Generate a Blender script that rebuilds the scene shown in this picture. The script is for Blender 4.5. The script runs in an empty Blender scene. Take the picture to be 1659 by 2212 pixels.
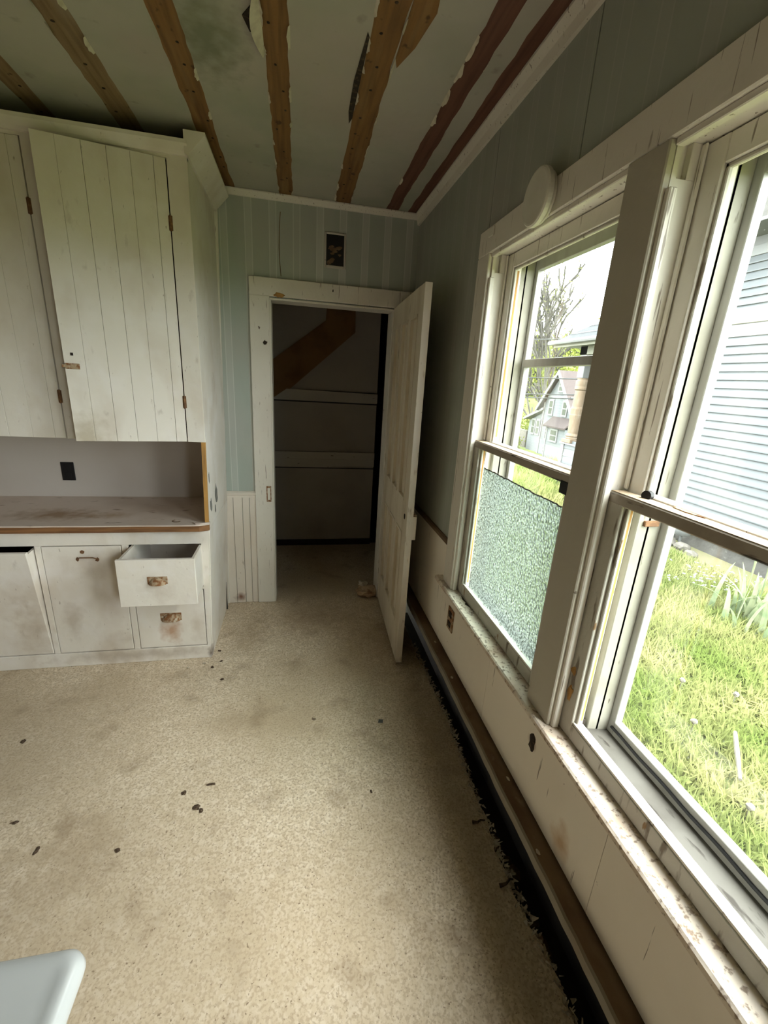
import bpy, bmesh, math, random
import numpy as np
from mathutils import Vector, Matrix

random.seed(7)
SC = bpy.context.scene
COL = SC.collection

# ------------------------------------------------------------------ camera, sky, exposure
cam_d = bpy.data.cameras.new('camera')
cam_d.sensor_fit = 'HORIZONTAL'
cam_d.sensor_width = 36.0
cam_d.lens = 36.0 * 919.93 / 1659.0
cam_d.clip_start = 0.02
cam_d.clip_end = 600
cam = bpy.data.objects.new('camera', cam_d)
COL.objects.link(cam)
_r = Vector((0.97988476, -0.19080013, 0.05849068))
_d = Vector((-0.0017542, -0.30131589, -0.95352276))
_f = Vector((0.19955644, 0.93423982, -0.29558955))
cam.matrix_world = Matrix(((_r.x, -_d.x, -_f.x, 0), (_r.y, -_d.y, -_f.y, 0), (_r.z, -_d.z, -_f.z, 1.6), (0, 0, 0, 1)))
SC.camera = cam

SKY = 12.0
world = bpy.data.worlds.new('overcast_sky')
SC.world = world
world.use_nodes = True
_bg = world.node_tree.nodes['Background']
_bg.inputs['Color'].default_value = (0.95, 0.98, 1.0, 1)
_bg.inputs['Strength'].default_value = SKY

# the sun behind thin overcast, high over the neighbour's side: a broad soft source
sun_d = bpy.data.lights.new('veiled_sun', 'SUN')
sun_d.energy = 5.0
sun_d.angle = math.radians(38)
sun_d.color = (1.0, 0.96, 0.90)
sun = bpy.data.objects.new('veiled_sun', sun_d)
_el, _az = math.radians(57), math.radians(-32)      # azimuth from +x towards +y
_to = Vector((math.cos(_el) * math.cos(_az), math.cos(_el) * math.sin(_az), math.sin(_el)))
sun.rotation_euler = _to.to_track_quat('Z', 'Y').to_euler()
sun.location = (6, -2, 9)
COL.objects.link(sun)

SC.view_settings.view_transform = 'Standard'
SC.view_settings.look = 'None'
SC.view_settings.gamma = 1.0
SC.view_settings.use_curve_mapping = False
SC.view_settings.exposure = 0.58
SC.cycles.diffuse_bounces = 4
SC.cycles.glossy_bounces = 2
SC.cycles.transmission_bounces = 6
SC.cycles.max_bounces = 8
SC.cycles.caustics_reflective = False
SC.cycles.adaptive_threshold = 0.02
SC.cycles.transparent_max_bounces = 12
SC.cycles.sample_clamp_indirect = 8


def portal(name, loc, rot, sx, sy):
    """sampling portal in a window opening: gives off no light of its own, only guides rays to the sky"""
    l = bpy.data.lights.new(name, 'AREA')
    l.shape = 'RECTANGLE'
    l.size = sx
    l.size_y = sy
    l.cycles.is_portal = True
    o = bpy.data.objects.new(name, l)
    o.location = loc
    o.rotation_euler = rot
    COL.objects.link(o)


# ------------------------------------------------------------------ room dimensions (metres)
XW = 0.731     # face of right (window) wall
CF = 0.715     # face of window casing
YB = 2.899     # face of back wall
YF = 2.262     # front of built-in cabinets
CZ = 2.56      # ceiling
STZ = 0.665    # window stool
HZ = 2.083     # underside of window head
XL, YR = -2.7, -2.0   # unseen left wall and wall behind the camera
WIN = [(1.728, 1.0), (0.885, 0.155)]       # far and near jamb of the two windows
HB = [(-0.45, -1.85)]                       # wide window added unseen behind the camera, on the same wall, for fill
# windows lit by the sky
for a, b in WIN + HB:
    portal('window_portal', (0.94, (a + b) / 2, (STZ + HZ) / 2), (0, math.radians(90), 0), HZ - STZ, a - b)


# ------------------------------------------------------------------ node material helper
def nodemat(name, base, rough=0.7, layers=(), spots=(), bump=None, var=None, metallic=0.0, spec=0.3, gain=(1, 1, 1)):
    """base colour + noise layers [(colour, scale(xyz), lo, hi, detail, amount)] + local colour spots
    [(centre, radii, colour, amount)], optional bump (scale, strength, distance)"""
    gn = gain if hasattr(gain, '__len__') else (gain,) * 3
    k_ = lambda c: tuple(min(0.95, v * g) for v, g in zip(c, gn))
    base = k_(base)
    layers = [(k_(l[0]), *l[1:]) for l in layers]
    spots = [(p[0], p[1], k_(p[2]), p[3]) for p in spots]
    if var:
        var = (*var[:4], k_(var[4]), var[5])
    m = bpy.data.materials.new(name)
    m.use_nodes = True
    nt = m.node_tree
    N, L = nt.nodes, nt.links
    bs = N['Principled BSDF']
    bs.inputs['Roughness'].default_value = rough
    bs.inputs['Metallic'].default_value = metallic
    bs.inputs['Specular IOR Level'].default_value = spec
    geo = N.new('ShaderNodeNewGeometry')
    pos = geo.outputs['Position']
    rgb = N.new('ShaderNodeRGB')
    rgb.outputs[0].default_value = (*base, 1)
    cur = rgb.outputs[0]

    def mixto(cur, col, fac):
        mx = N.new('ShaderNodeMix')
        mx.data_type = 'RGBA'
        L.new(fac, mx.inputs[0])
        L.new(cur, mx.inputs[6])
        mx.inputs[7].default_value = (*col, 1)
        return mx.outputs[2]

    def noise(scale, detail, seed):
        mp = N.new('ShaderNodeMapping')
        L.new(pos, mp.inputs[0])
        s = scale if hasattr(scale, '__len__') else (scale,) * 3
        mp.inputs['Scale'].default_value = s
        mp.inputs['Location'].default_value = (seed * 3.17, seed * 1.73, seed * 2.41)
        nz = N.new('ShaderNodeTexNoise')
        nz.inputs['Scale'].default_value = 1.0
        nz.inputs['Detail'].default_value = min(detail, 3.5)
        L.new(mp.outputs[0], nz.inputs['Vector'])
        return nz.outputs[0]

    def mrange(v, lo, hi, out):
        r = N.new('ShaderNodeMapRange')
        r.inputs[1].default_value = lo
        r.inputs[2].default_value = hi
        r.inputs[3].default_value = 0
        r.inputs[4].default_value = out
        L.new(v, r.inputs[0])
        return r.outputs[0]

    for i, (col, scale, lo, hi, det, amt) in enumerate(layers):
        cur = mixto(cur, col, mrange(noise(scale, det, i + len(name)), lo, hi, amt))
    if var:                                   # stripes: (axis, period, offset, width, colour, amount)
        ax, per, off, wid, col, amt = var
        sx = N.new('ShaderNodeSeparateXYZ')
        L.new(pos, sx.inputs[0])
        a = N.new('ShaderNodeMath'); a.operation = 'ADD'
        L.new(sx.outputs[ax], a.inputs[0]); a.inputs[1].default_value = 50 * per - off
        md = N.new('ShaderNodeMath'); md.operation = 'MODULO'
        L.new(a.outputs[0], md.inputs[0]); md.inputs[1].default_value = per
        lt = N.new('ShaderNodeMath'); lt.operation = 'LESS_THAN'
        L.new(md.outputs[0], lt.inputs[0]); lt.inputs[1].default_value = wid
        ml = N.new('ShaderNodeMath'); ml.operation = 'MULTIPLY'
        L.new(lt.outputs[0], ml.inputs[0])
        L.new(mrange(noise((3, 3, 0.8), 3, 9), 0.3, 0.6, amt), ml.inputs[1])
        cur = mixto(cur, col, ml.outputs[0])
        # fine light line on each edge of a stripe
        for e in (0.0, wid - 0.004):
            g1 = N.new('ShaderNodeMath'); g1.operation = 'COMPARE'
            L.new(md.outputs[0], g1.inputs[0]); g1.inputs[1].default_value = e + 0.002; g1.inputs[2].default_value = 0.0025
            g2 = N.new('ShaderNodeMath'); g2.operation = 'MULTIPLY'
            L.new(g1.outputs[0], g2.inputs[0]); g2.inputs[1].default_value = amt * 0.7
            cur = mixto(cur, tuple(min(1, c * 1.2) for c in col), g2.outputs[0])
    sn = noise(22, 3, 4) if spots else None
    for i, (cen, rad, col, amt) in enumerate(spots):
        sb = N.new('ShaderNodeVectorMath'); sb.operation = 'SUBTRACT'
        L.new(pos, sb.inputs[0]); sb.inputs[1].default_value = cen
        dv = N.new('ShaderNodeVectorMath'); dv.operation = 'DIVIDE'
        L.new(sb.outputs[0], dv.inputs[0]); dv.inputs[1].default_value = rad
        ln = N.new('ShaderNodeVectorMath'); ln.operation = 'LENGTH'
        L.new(dv.outputs[0], ln.inputs[0])
        ad = N.new('ShaderNodeMath'); ad.operation = 'MULTIPLY_ADD'
        L.new(sn, ad.inputs[0]); ad.inputs[1].default_value = 1.3
        L.new(ln.outputs[1], ad.inputs[2])
        cur = mixto(cur, col, mrange(ad.outputs[0], 1.55, 0.75, amt))
    L.new(cur, bs.inputs['Base Color'])
    if bump:
        bp = N.new('ShaderNodeBump')
        bp.inputs['Strength'].default_value = bump[1]
        bp.inputs['Distance'].default_value = bump[2]
        L.new(noise(bump[0], 2, 5), bp.inputs['Height'])
        L.new(bp.outputs[0], bs.inputs['Normal'])
    return m


DIRT = (0.20, 0.14, 0.08)
WOODRAW = (0.34, 0.19, 0.07)
M = {}
M['cab'] = nodemat('cream_cabinet_paint', (0.70, 0.67, 0.53), 0.55,
    layers=[((0.60, 0.54, 0.38), 2.2, 0.45, 0.75, 4, 0.5), ((0.50, 0.43, 0.30), (5, 5, 3), 0.50, 0.72, 6, 0.55), (DIRT, (26, 26, 12), 0.66, 0.78, 6, 0.28), (DIRT, (70, 70, 26), 0.71, 0.77, 3, 0.6), ((0.75, 0.73, 0.62), 9, 0.5, 0.7, 2, 0.4)],
    spots=[((-0.95, 2.2, 1.28), (0.12, 0.2, 0.13), (0.30, 0.24, 0.11), 0.55), ((-0.69, YF, 0.19), (0.075, 0.05, 0.10), (0.36, 0.17, 0.05), 0.75),
           ((-1.17, YF, 0.28), (0.07, 0.06, 0.13), (0.36, 0.29, 0.18), 0.45), ((-1.05, YF, 0.60), (0.15, 0.06, 0.10), (0.45, 0.38, 0.26), 0.4), ((-0.95, YF, 0.15), (0.1, 0.06, 0.06), (0.42, 0.35, 0.24), 0.4), ((-0.49, 2.26, 0.03), (0.03, 0.1, 0.06), (0.10, 0.06, 0.04), 0.9),
           ((-0.85, YF, 0.05), (0.6, 0.1, 0.05), (0.3, 0.24, 0.15), 0.55), ((-1.42, YF, 0.45), (0.12, 0.1, 0.2), (0.45, 0.38, 0.26), 0.4), ((-0.55, YF, 0.2), (0.06, 0.05, 0.12), (0.42, 0.34, 0.22), 0.4), ((-1.35, YF, 0.25), (0.1, 0.1, 0.25), (0.38, 0.3, 0.18), 0.5),
           ((-0.67, 2.07, 0.55), (0.11, 0.05, 0.11), (0.45, 0.38, 0.26), 0.4)],
    bump=(35, 0.25, 0.004), spec=0.35, gain=(1.16, 1.13, 1.30))
M['trim'] = nodemat('aged_white_trim_paint', (0.72, 0.70, 0.57), 0.5,
    layers=[((0.62, 0.57, 0.45), 3.0, 0.45, 0.75, 4, 0.5), (DIRT, (70, 70, 14), 0.68, 0.76, 5, 0.6), ((0.10, 0.06, 0.04), (24, 24, 15), 0.735, 0.755, 5, 0.9), ((0.16, 0.11, 0.07), (110, 110, 6), 0.655, 0.69, 3, 0.75)],
    bump=(40, 0.3, 0.004), spec=0.35, gain=(1.1, 1.07, 1.18))
M['post'] = nodemat('dull_post_paint', (0.52, 0.48, 0.40), 0.5, layers=[((0.45, 0.41, 0.33), 3.0, 0.45, 0.75, 4, 0.5), ((0.12, 0.08, 0.05), 30, 0.74, 0.76, 4, 0.8)], bump=(40, 0.3, 0.004))
M['sill'] = nodemat('dusty_sill_paint', (0.68, 0.62, 0.51), 0.8,
    layers=[((0.42, 0.30, 0.20), 9, 0.44, 0.68, 6, 0.75), ((0.16, 0.10, 0.06), 85, 0.55, 0.66, 3, 0.75), ((0.50, 0.22, 0.15), 4.5, 0.68, 0.80, 3, 0.5)],
    bump=(60, 0.4, 0.004), gain=(1.15, 1.12, 1.16))
M['sash'] = nodemat('cracked_sash_paint', (0.68, 0.66, 0.53), 0.6,
    layers=[((0.50, 0.44, 0.34), 6, 0.5, 0.75, 5, 0.5), ((0.16, 0.11, 0.06), (45, 45, 8), 0.59, 0.67, 5, 0.8), (WOODRAW, (30, 30, 9), 0.70, 0.72, 4, 0.9)],
    bump=(50, 0.4, 0.004), gain=(0.85, 0.84, 0.92))
M['sash_out'] = nodemat('weathered_outer_paint', (0.30, 0.28, 0.24), 0.7, layers=[((0.17, 0.15, 0.12), 9, 0.45, 0.7, 5, 0.7), ((0.06, 0.045, 0.03), (40, 14, 40), 0.62, 0.70, 4, 0.8)], gain=0.3)
M['stop'] = nodemat('weathered_stop_paint', (0.30, 0.285, 0.235), 0.6, layers=[((0.20, 0.18, 0.14), 9, 0.45, 0.7, 5, 0.6), ((0.07, 0.05, 0.03), (45, 45, 10), 0.66, 0.71, 4, 0.8)])
M['raildust'] = nodemat('dusty_rail_top', (0.50, 0.39, 0.27), 0.85, layers=[((0.30, 0.20, 0.12), (30, 12, 30), 0.5, 0.7, 4, 0.7), ((0.10, 0.06, 0.04), 70, 0.68, 0.74, 2, 0.8)])
M['rail'] = nodemat('dirty_meeting_rail', (0.42, 0.37, 0.31), 0.75,
    layers=[((0.28, 0.22, 0.17), (14, 8, 14), 0.45, 0.7, 5, 0.7), ((0.035, 0.03, 0.03), (40, 7, 40), 0.64, 0.69, 5, 0.95)], bump=(50, 0.4, 0.004))
M['putty'] = nodemat('bare_orange_wood', (0.50, 0.27, 0.08), 0.8, layers=[((0.25, 0.13, 0.05), (60, 60, 8), 0.45, 0.7, 4, 0.7)])
M['paper_x'] = nodemat('striped_green_wallpaper', (0.30, 0.33, 0.27), 0.85,
    layers=[((0.33, 0.31, 0.26), 1.6, 0.42, 0.7, 4, 0.7), ((0.24, 0.26, 0.21), (9, 9, 2), 0.55, 0.75, 4, 0.4)],
    var=(0, 0.135, -0.022, 0.042, (0.40, 0.40, 0.34), 0.75), gain=(1.45, 1.47, 1.62))
M['paper_y'] = nodemat('striped_green_wallpaper_side', (0.29, 0.32, 0.265), 0.85,
    layers=[((0.27, 0.25, 0.225), 1.3, 0.42, 0.7, 4, 0.8), ((0.23, 0.25, 0.20), (9, 9, 2), 0.55, 0.75, 4, 0.4)],
    var=(1, 0.135, 0.03, 0.042, (0.33, 0.34, 0.30), 0.4), gain=(1.3, 1.25, 1.3))
M['wains'] = nodemat('cream_wainscot_paint', (0.70, 0.66, 0.53), 0.55,
    layers=[((0.58, 0.50, 0.36), 2.5, 0.45, 0.75, 4, 0.5), (DIRT, (30, 30, 12), 0.66, 0.76, 5, 0.5), ((0.13, 0.06, 0.03), (26, 26, 26), 0.75, 0.765, 3, 0.9)],
    spots=[((XW, 0.755, 0.38), (0.05, 0.05, 0.07), (0.36, 0.21, 0.08), 0.7), ((-0.40, YB, 0.05), (0.05, 0.05, 0.05), (0.18, 0.07, 0.03), 0.9)],
    bump=(30, 0.2, 0.003), spec=0.35, gain=(1.12, 1.08, 1.18))
M['apron'] = nodemat('cream_apron_paint', (0.64, 0.60, 0.50), 0.6,
    layers=[((0.54, 0.48, 0.38), 2.5, 0.45, 0.75, 4, 0.5), ((0.12, 0.09, 0.06), (30, 75, 4), 0.70, 0.73, 3, 0.8), ((0.12, 0.08, 0.05), 34, 0.76, 0.775, 3, 0.9)],
    spots=[((XW, 0.755, 0.38), (0.05, 0.05, 0.07), (0.36, 0.21, 0.08), 0.75), ((XW, 0.96, 0.53), (0.03, 0.035, 0.03), (0.14, 0.06, 0.03), 0.9)], gain=(1.38, 1.35, 1.42))
M['ceil'] = nodemat('stained_ceiling_board', (0.40, 0.385, 0.315), 0.9,
    layers=[((0.29, 0.31, 0.23), 2.6, 0.45, 0.68, 4, 0.7), ((0.40, 0.34, 0.29), 1.7, 0.5, 0.7, 3, 0.6), ((0.22, 0.19, 0.15), (14, 14, 14), 0.66, 0.76, 5, 0.5)],
    spots=[((-0.27, 1.75, CZ), (0.15, 0.28, 0.2), (0.17, 0.18, 0.11), 0.8)], bump=(12, 0.35, 0.01), gain=(1.1, 1.09, 1.12))
M['tear'] = nodemat('torn_paper_edge', (0.62, 0.57, 0.45), 0.9, layers=[((0.40, 0.34, 0.26), 30, 0.45, 0.7, 4, 0.6)])
M['strip'] = nodemat('brown_furring_wood', (0.30, 0.155, 0.055), 0.75,
    layers=[((0.17, 0.085, 0.035), (60, 3, 60), 0.42, 0.7, 5, 0.8), ((0.40, 0.25, 0.11), (18, 2, 18), 0.55, 0.75, 3, 0.6), ((0.08, 0.04, 0.02), (26, 20, 26), 0.68, 0.74, 2, 0.8)], bump=(40, 0.3, 0.004), gain=0.8)
M['strip_d'] = nodemat('dark_red_furring_wood', (0.155, 0.07, 0.045), 0.75,
    layers=[((0.09, 0.04, 0.028), (60, 3, 60), 0.42, 0.7, 5, 0.8), ((0.21, 0.11, 0.07), (18, 2, 18), 0.55, 0.75, 3, 0.5)], bump=(40, 0.3, 0.004), gain=1.05)
M['strip_p'] = nodemat('faded_furring_wood', (0.31, 0.215, 0.115), 0.8,
    layers=[((0.20, 0.12, 0.06), (60, 3, 60), 0.42, 0.7, 5, 0.8), ((0.40, 0.33, 0.23), (14, 2.5, 14), 0.55, 0.75, 3, 0.6), ((0.08, 0.04, 0.02), (26, 20, 26), 0.68, 0.74, 2, 0.8)], bump=(40, 0.3, 0.004), gain=0.85)
M['floor'] = nodemat('speckled_beige_linoleum', (0.60, 0.505, 0.355), 0.6,
    layers=[((0.72, 0.635, 0.49), 60, 0.46, 0.62, 3, 0.85), ((0.46, 0.37, 0.24), 1.6, 0.40, 0.68, 6, 0.8), ((0.40, 0.31, 0.20), 120, 0.47, 0.62, 4, 0.8),
            ((0.20, 0.14, 0.085), 125, 0.655, 0.72, 2, 0.85), ((0.24, 0.17, 0.10), (6, 6, 6), 0.57, 0.76, 8, 0.6), ((0.09, 0.05, 0.03), (13, 13, 13), 0.765, 0.79, 5, 0.8)],
    spots=[((0.55, 2.3, 0), (0.35, 0.5, 0.2), (0.24, 0.17, 0.10), 0.45), ((0.10, 2.62, 0), (0.35, 0.3, 0.2), (0.27, 0.19, 0.11), 0.5), ((-0.3, 2.5, 0), (0.18, 0.35, 0.2), (0.25, 0.18, 0.1), 0.5),
           ((-0.75, 1.2, 0), (0.25, 0.2, 0.1), (0.32, 0.24, 0.15), 0.5), ((-0.30, 1.75, 0), (0.2, 0.12, 0.1), (0.34, 0.26, 0.16), 0.45), ((0.62, 1.0, 0), (0.09, 1.6, 0.1), (0.30, 0.24, 0.15), 0.5),
           ((-1.1, 1.7, 0), (0.55, 0.7, 0.2), (0.36, 0.285, 0.185), 0.5), ((-0.85, 0.95, 0), (0.4, 0.4, 0.2), (0.36, 0.285, 0.185), 0.5)],  # broad tints: light fall-off on the left floor painted into the colour
    bump=(90, 0.15, 0.002), spec=0.4, gain=(1.14, 1.12, 1.17))
M['dark_wall'] = nodemat('dark_stained_panelling', (0.20, 0.15, 0.10), 0.6, layers=[((0.12, 0.08, 0.05), (4, 4, 1), 0.45, 0.7, 4, 0.7)])  # dark colour of the unseen walls, chosen to cut fill light
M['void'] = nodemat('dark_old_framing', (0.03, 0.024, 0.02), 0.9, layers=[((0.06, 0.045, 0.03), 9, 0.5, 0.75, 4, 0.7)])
M['ledge'] = nodemat('dusty_brown_ledge', (0.20, 0.135, 0.08), 0.85,
    layers=[((0.11, 0.06, 0.035), (12, 6, 12), 0.45, 0.68, 5, 0.8), ((0.33, 0.25, 0.17), (24, 12, 24), 0.62, 0.75, 4, 0.5)], bump=(30, 0.4, 0.006))
M['ledge_edge'] = nodemat('worn_ledge_edge', (0.27, 0.24, 0.19), 0.7, layers=[((0.22, 0.16, 0.10), (20, 8, 20), 0.45, 0.7, 4, 0.7)])
M['fluff'] = nodemat('frayed_pale_fibre', (0.56, 0.50, 0.41), 0.95, layers=[((0.30, 0.24, 0.17), 40, 0.45, 0.7, 3, 0.7)])
M['counter'] = nodemat('stained_counter_laminate', (0.46, 0.40, 0.335), 0.45,
    layers=[((0.36, 0.29, 0.22), 3.5, 0.45, 0.7, 5, 0.6), ((0.14, 0.085, 0.045), (11, 26, 11), 0.635, 0.73, 5, 0.75)],
    spots=[((-1.25, 2.42, 0.82), (0.28, 0.13, 0.1), (0.20, 0.12, 0.05), 0.85), ((-0.98, 2.40, 0.82), (0.15, 0.07, 0.1), (0.26, 0.17, 0.08), 0.7)], spec=0.4, gain=(1.4, 1.36, 1.42))
M['counter_edge'] = nodemat('brown_counter_edge', (0.26, 0.125, 0.05), 0.55, layers=[((0.13, 0.06, 0.028), (5, 30, 90), 0.45, 0.65, 4, 0.8)])
M['nook'] = nodemat('grey_nook_board', (0.50, 0.46, 0.395), 0.6, layers=[((0.44, 0.39, 0.32), 3, 0.45, 0.7, 4, 0.5)], gain=(1.1, 1.08, 1.15))
M['black'] = nodemat('black_plastic', (0.012, 0.012, 0.013), 0.5)
M['rust'] = nodemat('rusty_flaking_metal', (0.42, 0.31, 0.20), 0.7, layers=[((0.22, 0.09, 0.03), 60, 0.42, 0.58, 4, 0.95), ((0.62, 0.57, 0.46), 45, 0.58, 0.70, 3, 0.8)], bump=(90, 0.7, 0.004))
M['rustdark'] = nodemat('dark_rusty_metal', (0.16, 0.08, 0.04), 0.7, layers=[((0.30, 0.16, 0.07), 70, 0.5, 0.7, 3, 0.8)])
M['enamel'] = nodemat('white_enamel', (0.80, 0.81, 0.79), 0.25, layers=[((0.70, 0.70, 0.67), 5, 0.5, 0.8, 3, 0.4)], spec=0.5, gain=0.62)
M['white'] = nodemat('plain_white_cover', (0.76, 0.74, 0.66), 0.5, layers=[((0.62, 0.58, 0.48), 8, 0.5, 0.75, 3, 0.5)])
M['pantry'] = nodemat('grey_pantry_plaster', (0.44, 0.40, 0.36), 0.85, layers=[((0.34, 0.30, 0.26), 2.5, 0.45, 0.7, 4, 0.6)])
M['pantry_wood'] = nodemat('brown_stair_stringer', (0.26, 0.14, 0.055), 0.8, layers=[((0.16, 0.08, 0.035), (6, 30, 6), 0.45, 0.7, 4, 0.7)])
M['pantry_rail'] = nodemat('chipped_grey_rail', (0.55, 0.51, 0.46), 0.7, layers=[((0.12, 0.08, 0.06), (14, 14, 40), 0.68, 0.72, 5, 0.9)])
M['doorpaint'] = nodemat('grimy_door_paint', (0.62, 0.555, 0.43), 0.55,
    layers=[((0.45, 0.37, 0.25), (9, 9, 2.5), 0.45, 0.72, 5, 0.7), (DIRT, (30, 30, 8), 0.66, 0.76, 5, 0.5)], bump=(35, 0.25, 0.003), gain=(1.15, 1.15, 1.2))
M['dooredge'] = nodemat('worn_door_edge', (0.74, 0.69, 0.60), 0.6, layers=[((0.35, 0.26, 0.17), (40, 40, 10), 0.60, 0.70, 5, 0.75), ((0.12, 0.07, 0.04), (50, 50, 18), 0.70, 0.73, 4, 0.9)], gain=(1.15, 1.12, 1.15))
M['alum'] = nodemat('aluminium_storm_frame', (0.56, 0.56, 0.52), 0.45, layers=[((0.42, 0.41, 0.36), (20, 20, 5), 0.5, 0.75, 4, 0.6)], metallic=0.15, gain=(0.58, 0.57, 0.57))
M['grime'] = nodemat('black_grime', (0.03, 0.022, 0.016), 0.9, layers=[((0.12, 0.08, 0.05), 60, 0.5, 0.7, 3, 0.8)])
M['flaked'] = nodemat('flaked_grey_undercoat', (0.20, 0.195, 0.175), 0.8, layers=[((0.33, 0.30, 0.25), 40, 0.5, 0.7, 3, 0.6)])
M['droppings'] = nodemat('dark_floor_debris', (0.07, 0.045, 0.028), 0.9, layers=[((0.16, 0.11, 0.07), 120, 0.5, 0.65, 3, 0.7)])
M['paperbag'] = nodemat('crumpled_brown_paper', (0.52, 0.38, 0.25), 0.85, layers=[((0.30, 0.18, 0.10), 14, 0.45, 0.65, 4, 0.8)])
# outdoors
M['siding'] = nodemat('pale_blue_siding', (0.415, 0.455, 0.48), 0.5, layers=[((0.36, 0.40, 0.43), (0.6, 0.9, 8), 0.45, 0.7, 3, 0.5)], gain=0.2)
M['soffit'] = nodemat('grey_eave_paint', (0.33, 0.33, 0.33), 0.7, gain=0.35)
M['band'] = nodemat('cream_band_board', (0.46, 0.45, 0.34), 0.6, layers=[((0.36, 0.34, 0.24), 5, 0.5, 0.7, 4, 0.6)], gain=0.32)
M['white_out'] = nodemat('white_house_trim', (0.62, 0.63, 0.62), 0.5, gain=0.21)
M['found'] = nodemat('grey_stone_foundation', (0.13, 0.125, 0.115), 0.9, layers=[((0.08, 0.075, 0.07), 5, 0.45, 0.65, 5, 0.8), ((0.19, 0.18, 0.16), 9, 0.6, 0.75, 4, 0.6)], bump=(8, 0.6, 0.03), gain=0.5)
M['stone'] = nodemat('field_stone', (0.22, 0.20, 0.17), 0.9, layers=[((0.13, 0.12, 0.10), 9, 0.45, 0.65, 5, 0.8)], bump=(18, 0.5, 0.02), gain=0.5)
M['shingle'] = nodemat('brown_grey_shingles', (0.27, 0.21, 0.195), 0.9, layers=[((0.20, 0.15, 0.14), (3, 3, 12), 0.45, 0.7, 4, 0.6)], gain=0.17)
M['shingle_b'] = nodemat('blue_grey_porch_roof', (0.28, 0.33, 0.36), 0.8, layers=[((0.17, 0.20, 0.22), (2, 2, 16), 0.45, 0.65, 3, 0.7)], gain=0.06)
M['tan'] = nodemat('tan_peeling_column', (0.36, 0.26, 0.17), 0.7, layers=[((0.48, 0.40, 0.31), (9, 9, 3), 0.5, 0.7, 4, 0.8)], gain=0.4)
M['farsiding'] = nodemat('white_far_siding', (0.50, 0.53, 0.56), 0.6, var=(2, 0.24, 0.0, 0.06, (0.38, 0.42, 0.46), 0.9), gain=0.19)
M['darkglass'] = nodemat('dark_house_glass', (0.13, 0.14, 0.14), 0.15, spec=0.6, gain=0.33)
M['soil'] = nodemat('lawn_ground', (0.10, 0.125, 0.03), 0.95,
    layers=[((0.16, 0.155, 0.055), 1.6, 0.45, 0.65, 4, 0.8), ((0.06, 0.09, 0.02), 6, 0.5, 0.7, 5, 0.7)], spots=[((6.0, 4.9, -0.7), (0.9, 1.6, 0.5), (0.17, 0.14, 0.09), 0.8)], gain=0.9)
M['hill'] = nodemat('spring_hillside', (0.20, 0.235, 0.055), 0.95, layers=[((0.27, 0.28, 0.09), 0.35, 0.45, 0.65, 6, 0.9), ((0.12, 0.15, 0.04), 0.8, 0.55, 0.7, 6, 0.8)], gain=0.5)
M['road'] = nodemat('pale_asphalt', (0.26, 0.26, 0.26), 0.9, layers=[((0.20, 0.20, 0.20), 2, 0.45, 0.7, 4, 0.5)], gain=0.3)
M['bark'] = nodemat('grey_bark', (0.20, 0.185, 0.16), 0.9, layers=[((0.12, 0.10, 0.085), (8, 8, 2), 0.45, 0.7, 4, 0.8)], gain=0.3)
M['wire'] = nodemat('dark_cable', (0.06, 0.06, 0.06), 0.7, gain=0.25)
M['deadwood'] = nodemat('bleached_stick', (0.46, 0.42, 0.34), 0.9, gain=0.33)
M['petal'] = nodemat('white_petals', (0.62, 0.63, 0.66), 0.7, gain=0.33)
M['grey_metal'] = nodemat('galvanised_metal', (0.38, 0.40, 0.40), 0.5, metallic=0.3, gain=0.33)


def leafmat(name, c1, c2, scale, trans=0.45):
    m = bpy.data.materials.new(name)
    m.use_nodes = True
    nt = m.node_tree
    N, L = nt.nodes, nt.links
    out = N['Material Output']
    N.remove(N['Principled BSDF'])
    geo = N.new('ShaderNodeNewGeometry')
    nz = N.new('ShaderNodeTexNoise')
    nz.inputs['Scale'].default_value = scale
    nz.inputs['Detail'].default_value = 4
    L.new(geo.outputs['Position'], nz.inputs['Vector'])
    rp = N.new('ShaderNodeMapRange')
    rp.inputs[1].default_value = 0.38
    rp.inputs[2].default_value = 0.62
    L.new(nz.outputs[0], rp.inputs[0])
    mx = N.new('ShaderNodeMix')
    mx.data_type = 'RGBA'
    L.new(rp.outputs[0], mx.inputs[0])
    mx.inputs[6].default_value = (*c1, 1)
    mx.inputs[7].default_value = (*c2, 1)
    d = N.new('ShaderNodeBsdfDiffuse')
    t = N.new('ShaderNodeBsdfTranslucent')
    ms = N.new('ShaderNodeMixShader')
    ms.inputs[0].default_value = trans
    L.new(mx.outputs[2], d.inputs[0])
    L.new(mx.outputs[2], t.inputs[0])
    L.new(d.outputs[0], ms.inputs[1])
    L.new(t.outputs[0], ms.inputs[2])
    L.new(ms.outputs[0], out.inputs[0])
    return m


M['grass'] = leafmat('spring_grass', (0.155, 0.205, 0.052), (0.29, 0.285, 0.125), 1.3)
M['iris'] = leafmat('iris_leaf', (0.17, 0.22, 0.12), (0.30, 0.33, 0.20), 7)
M['leaf'] = leafmat('yellow_green_leaf', (0.169, 0.187, 0.047), (0.117, 0.14, 0.033), 0.5)
M['leaf_pale'] = leafmat('budding_leaf', (0.13, 0.13, 0.073), (0.108, 0.116, 0.052), 0.5)


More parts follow.
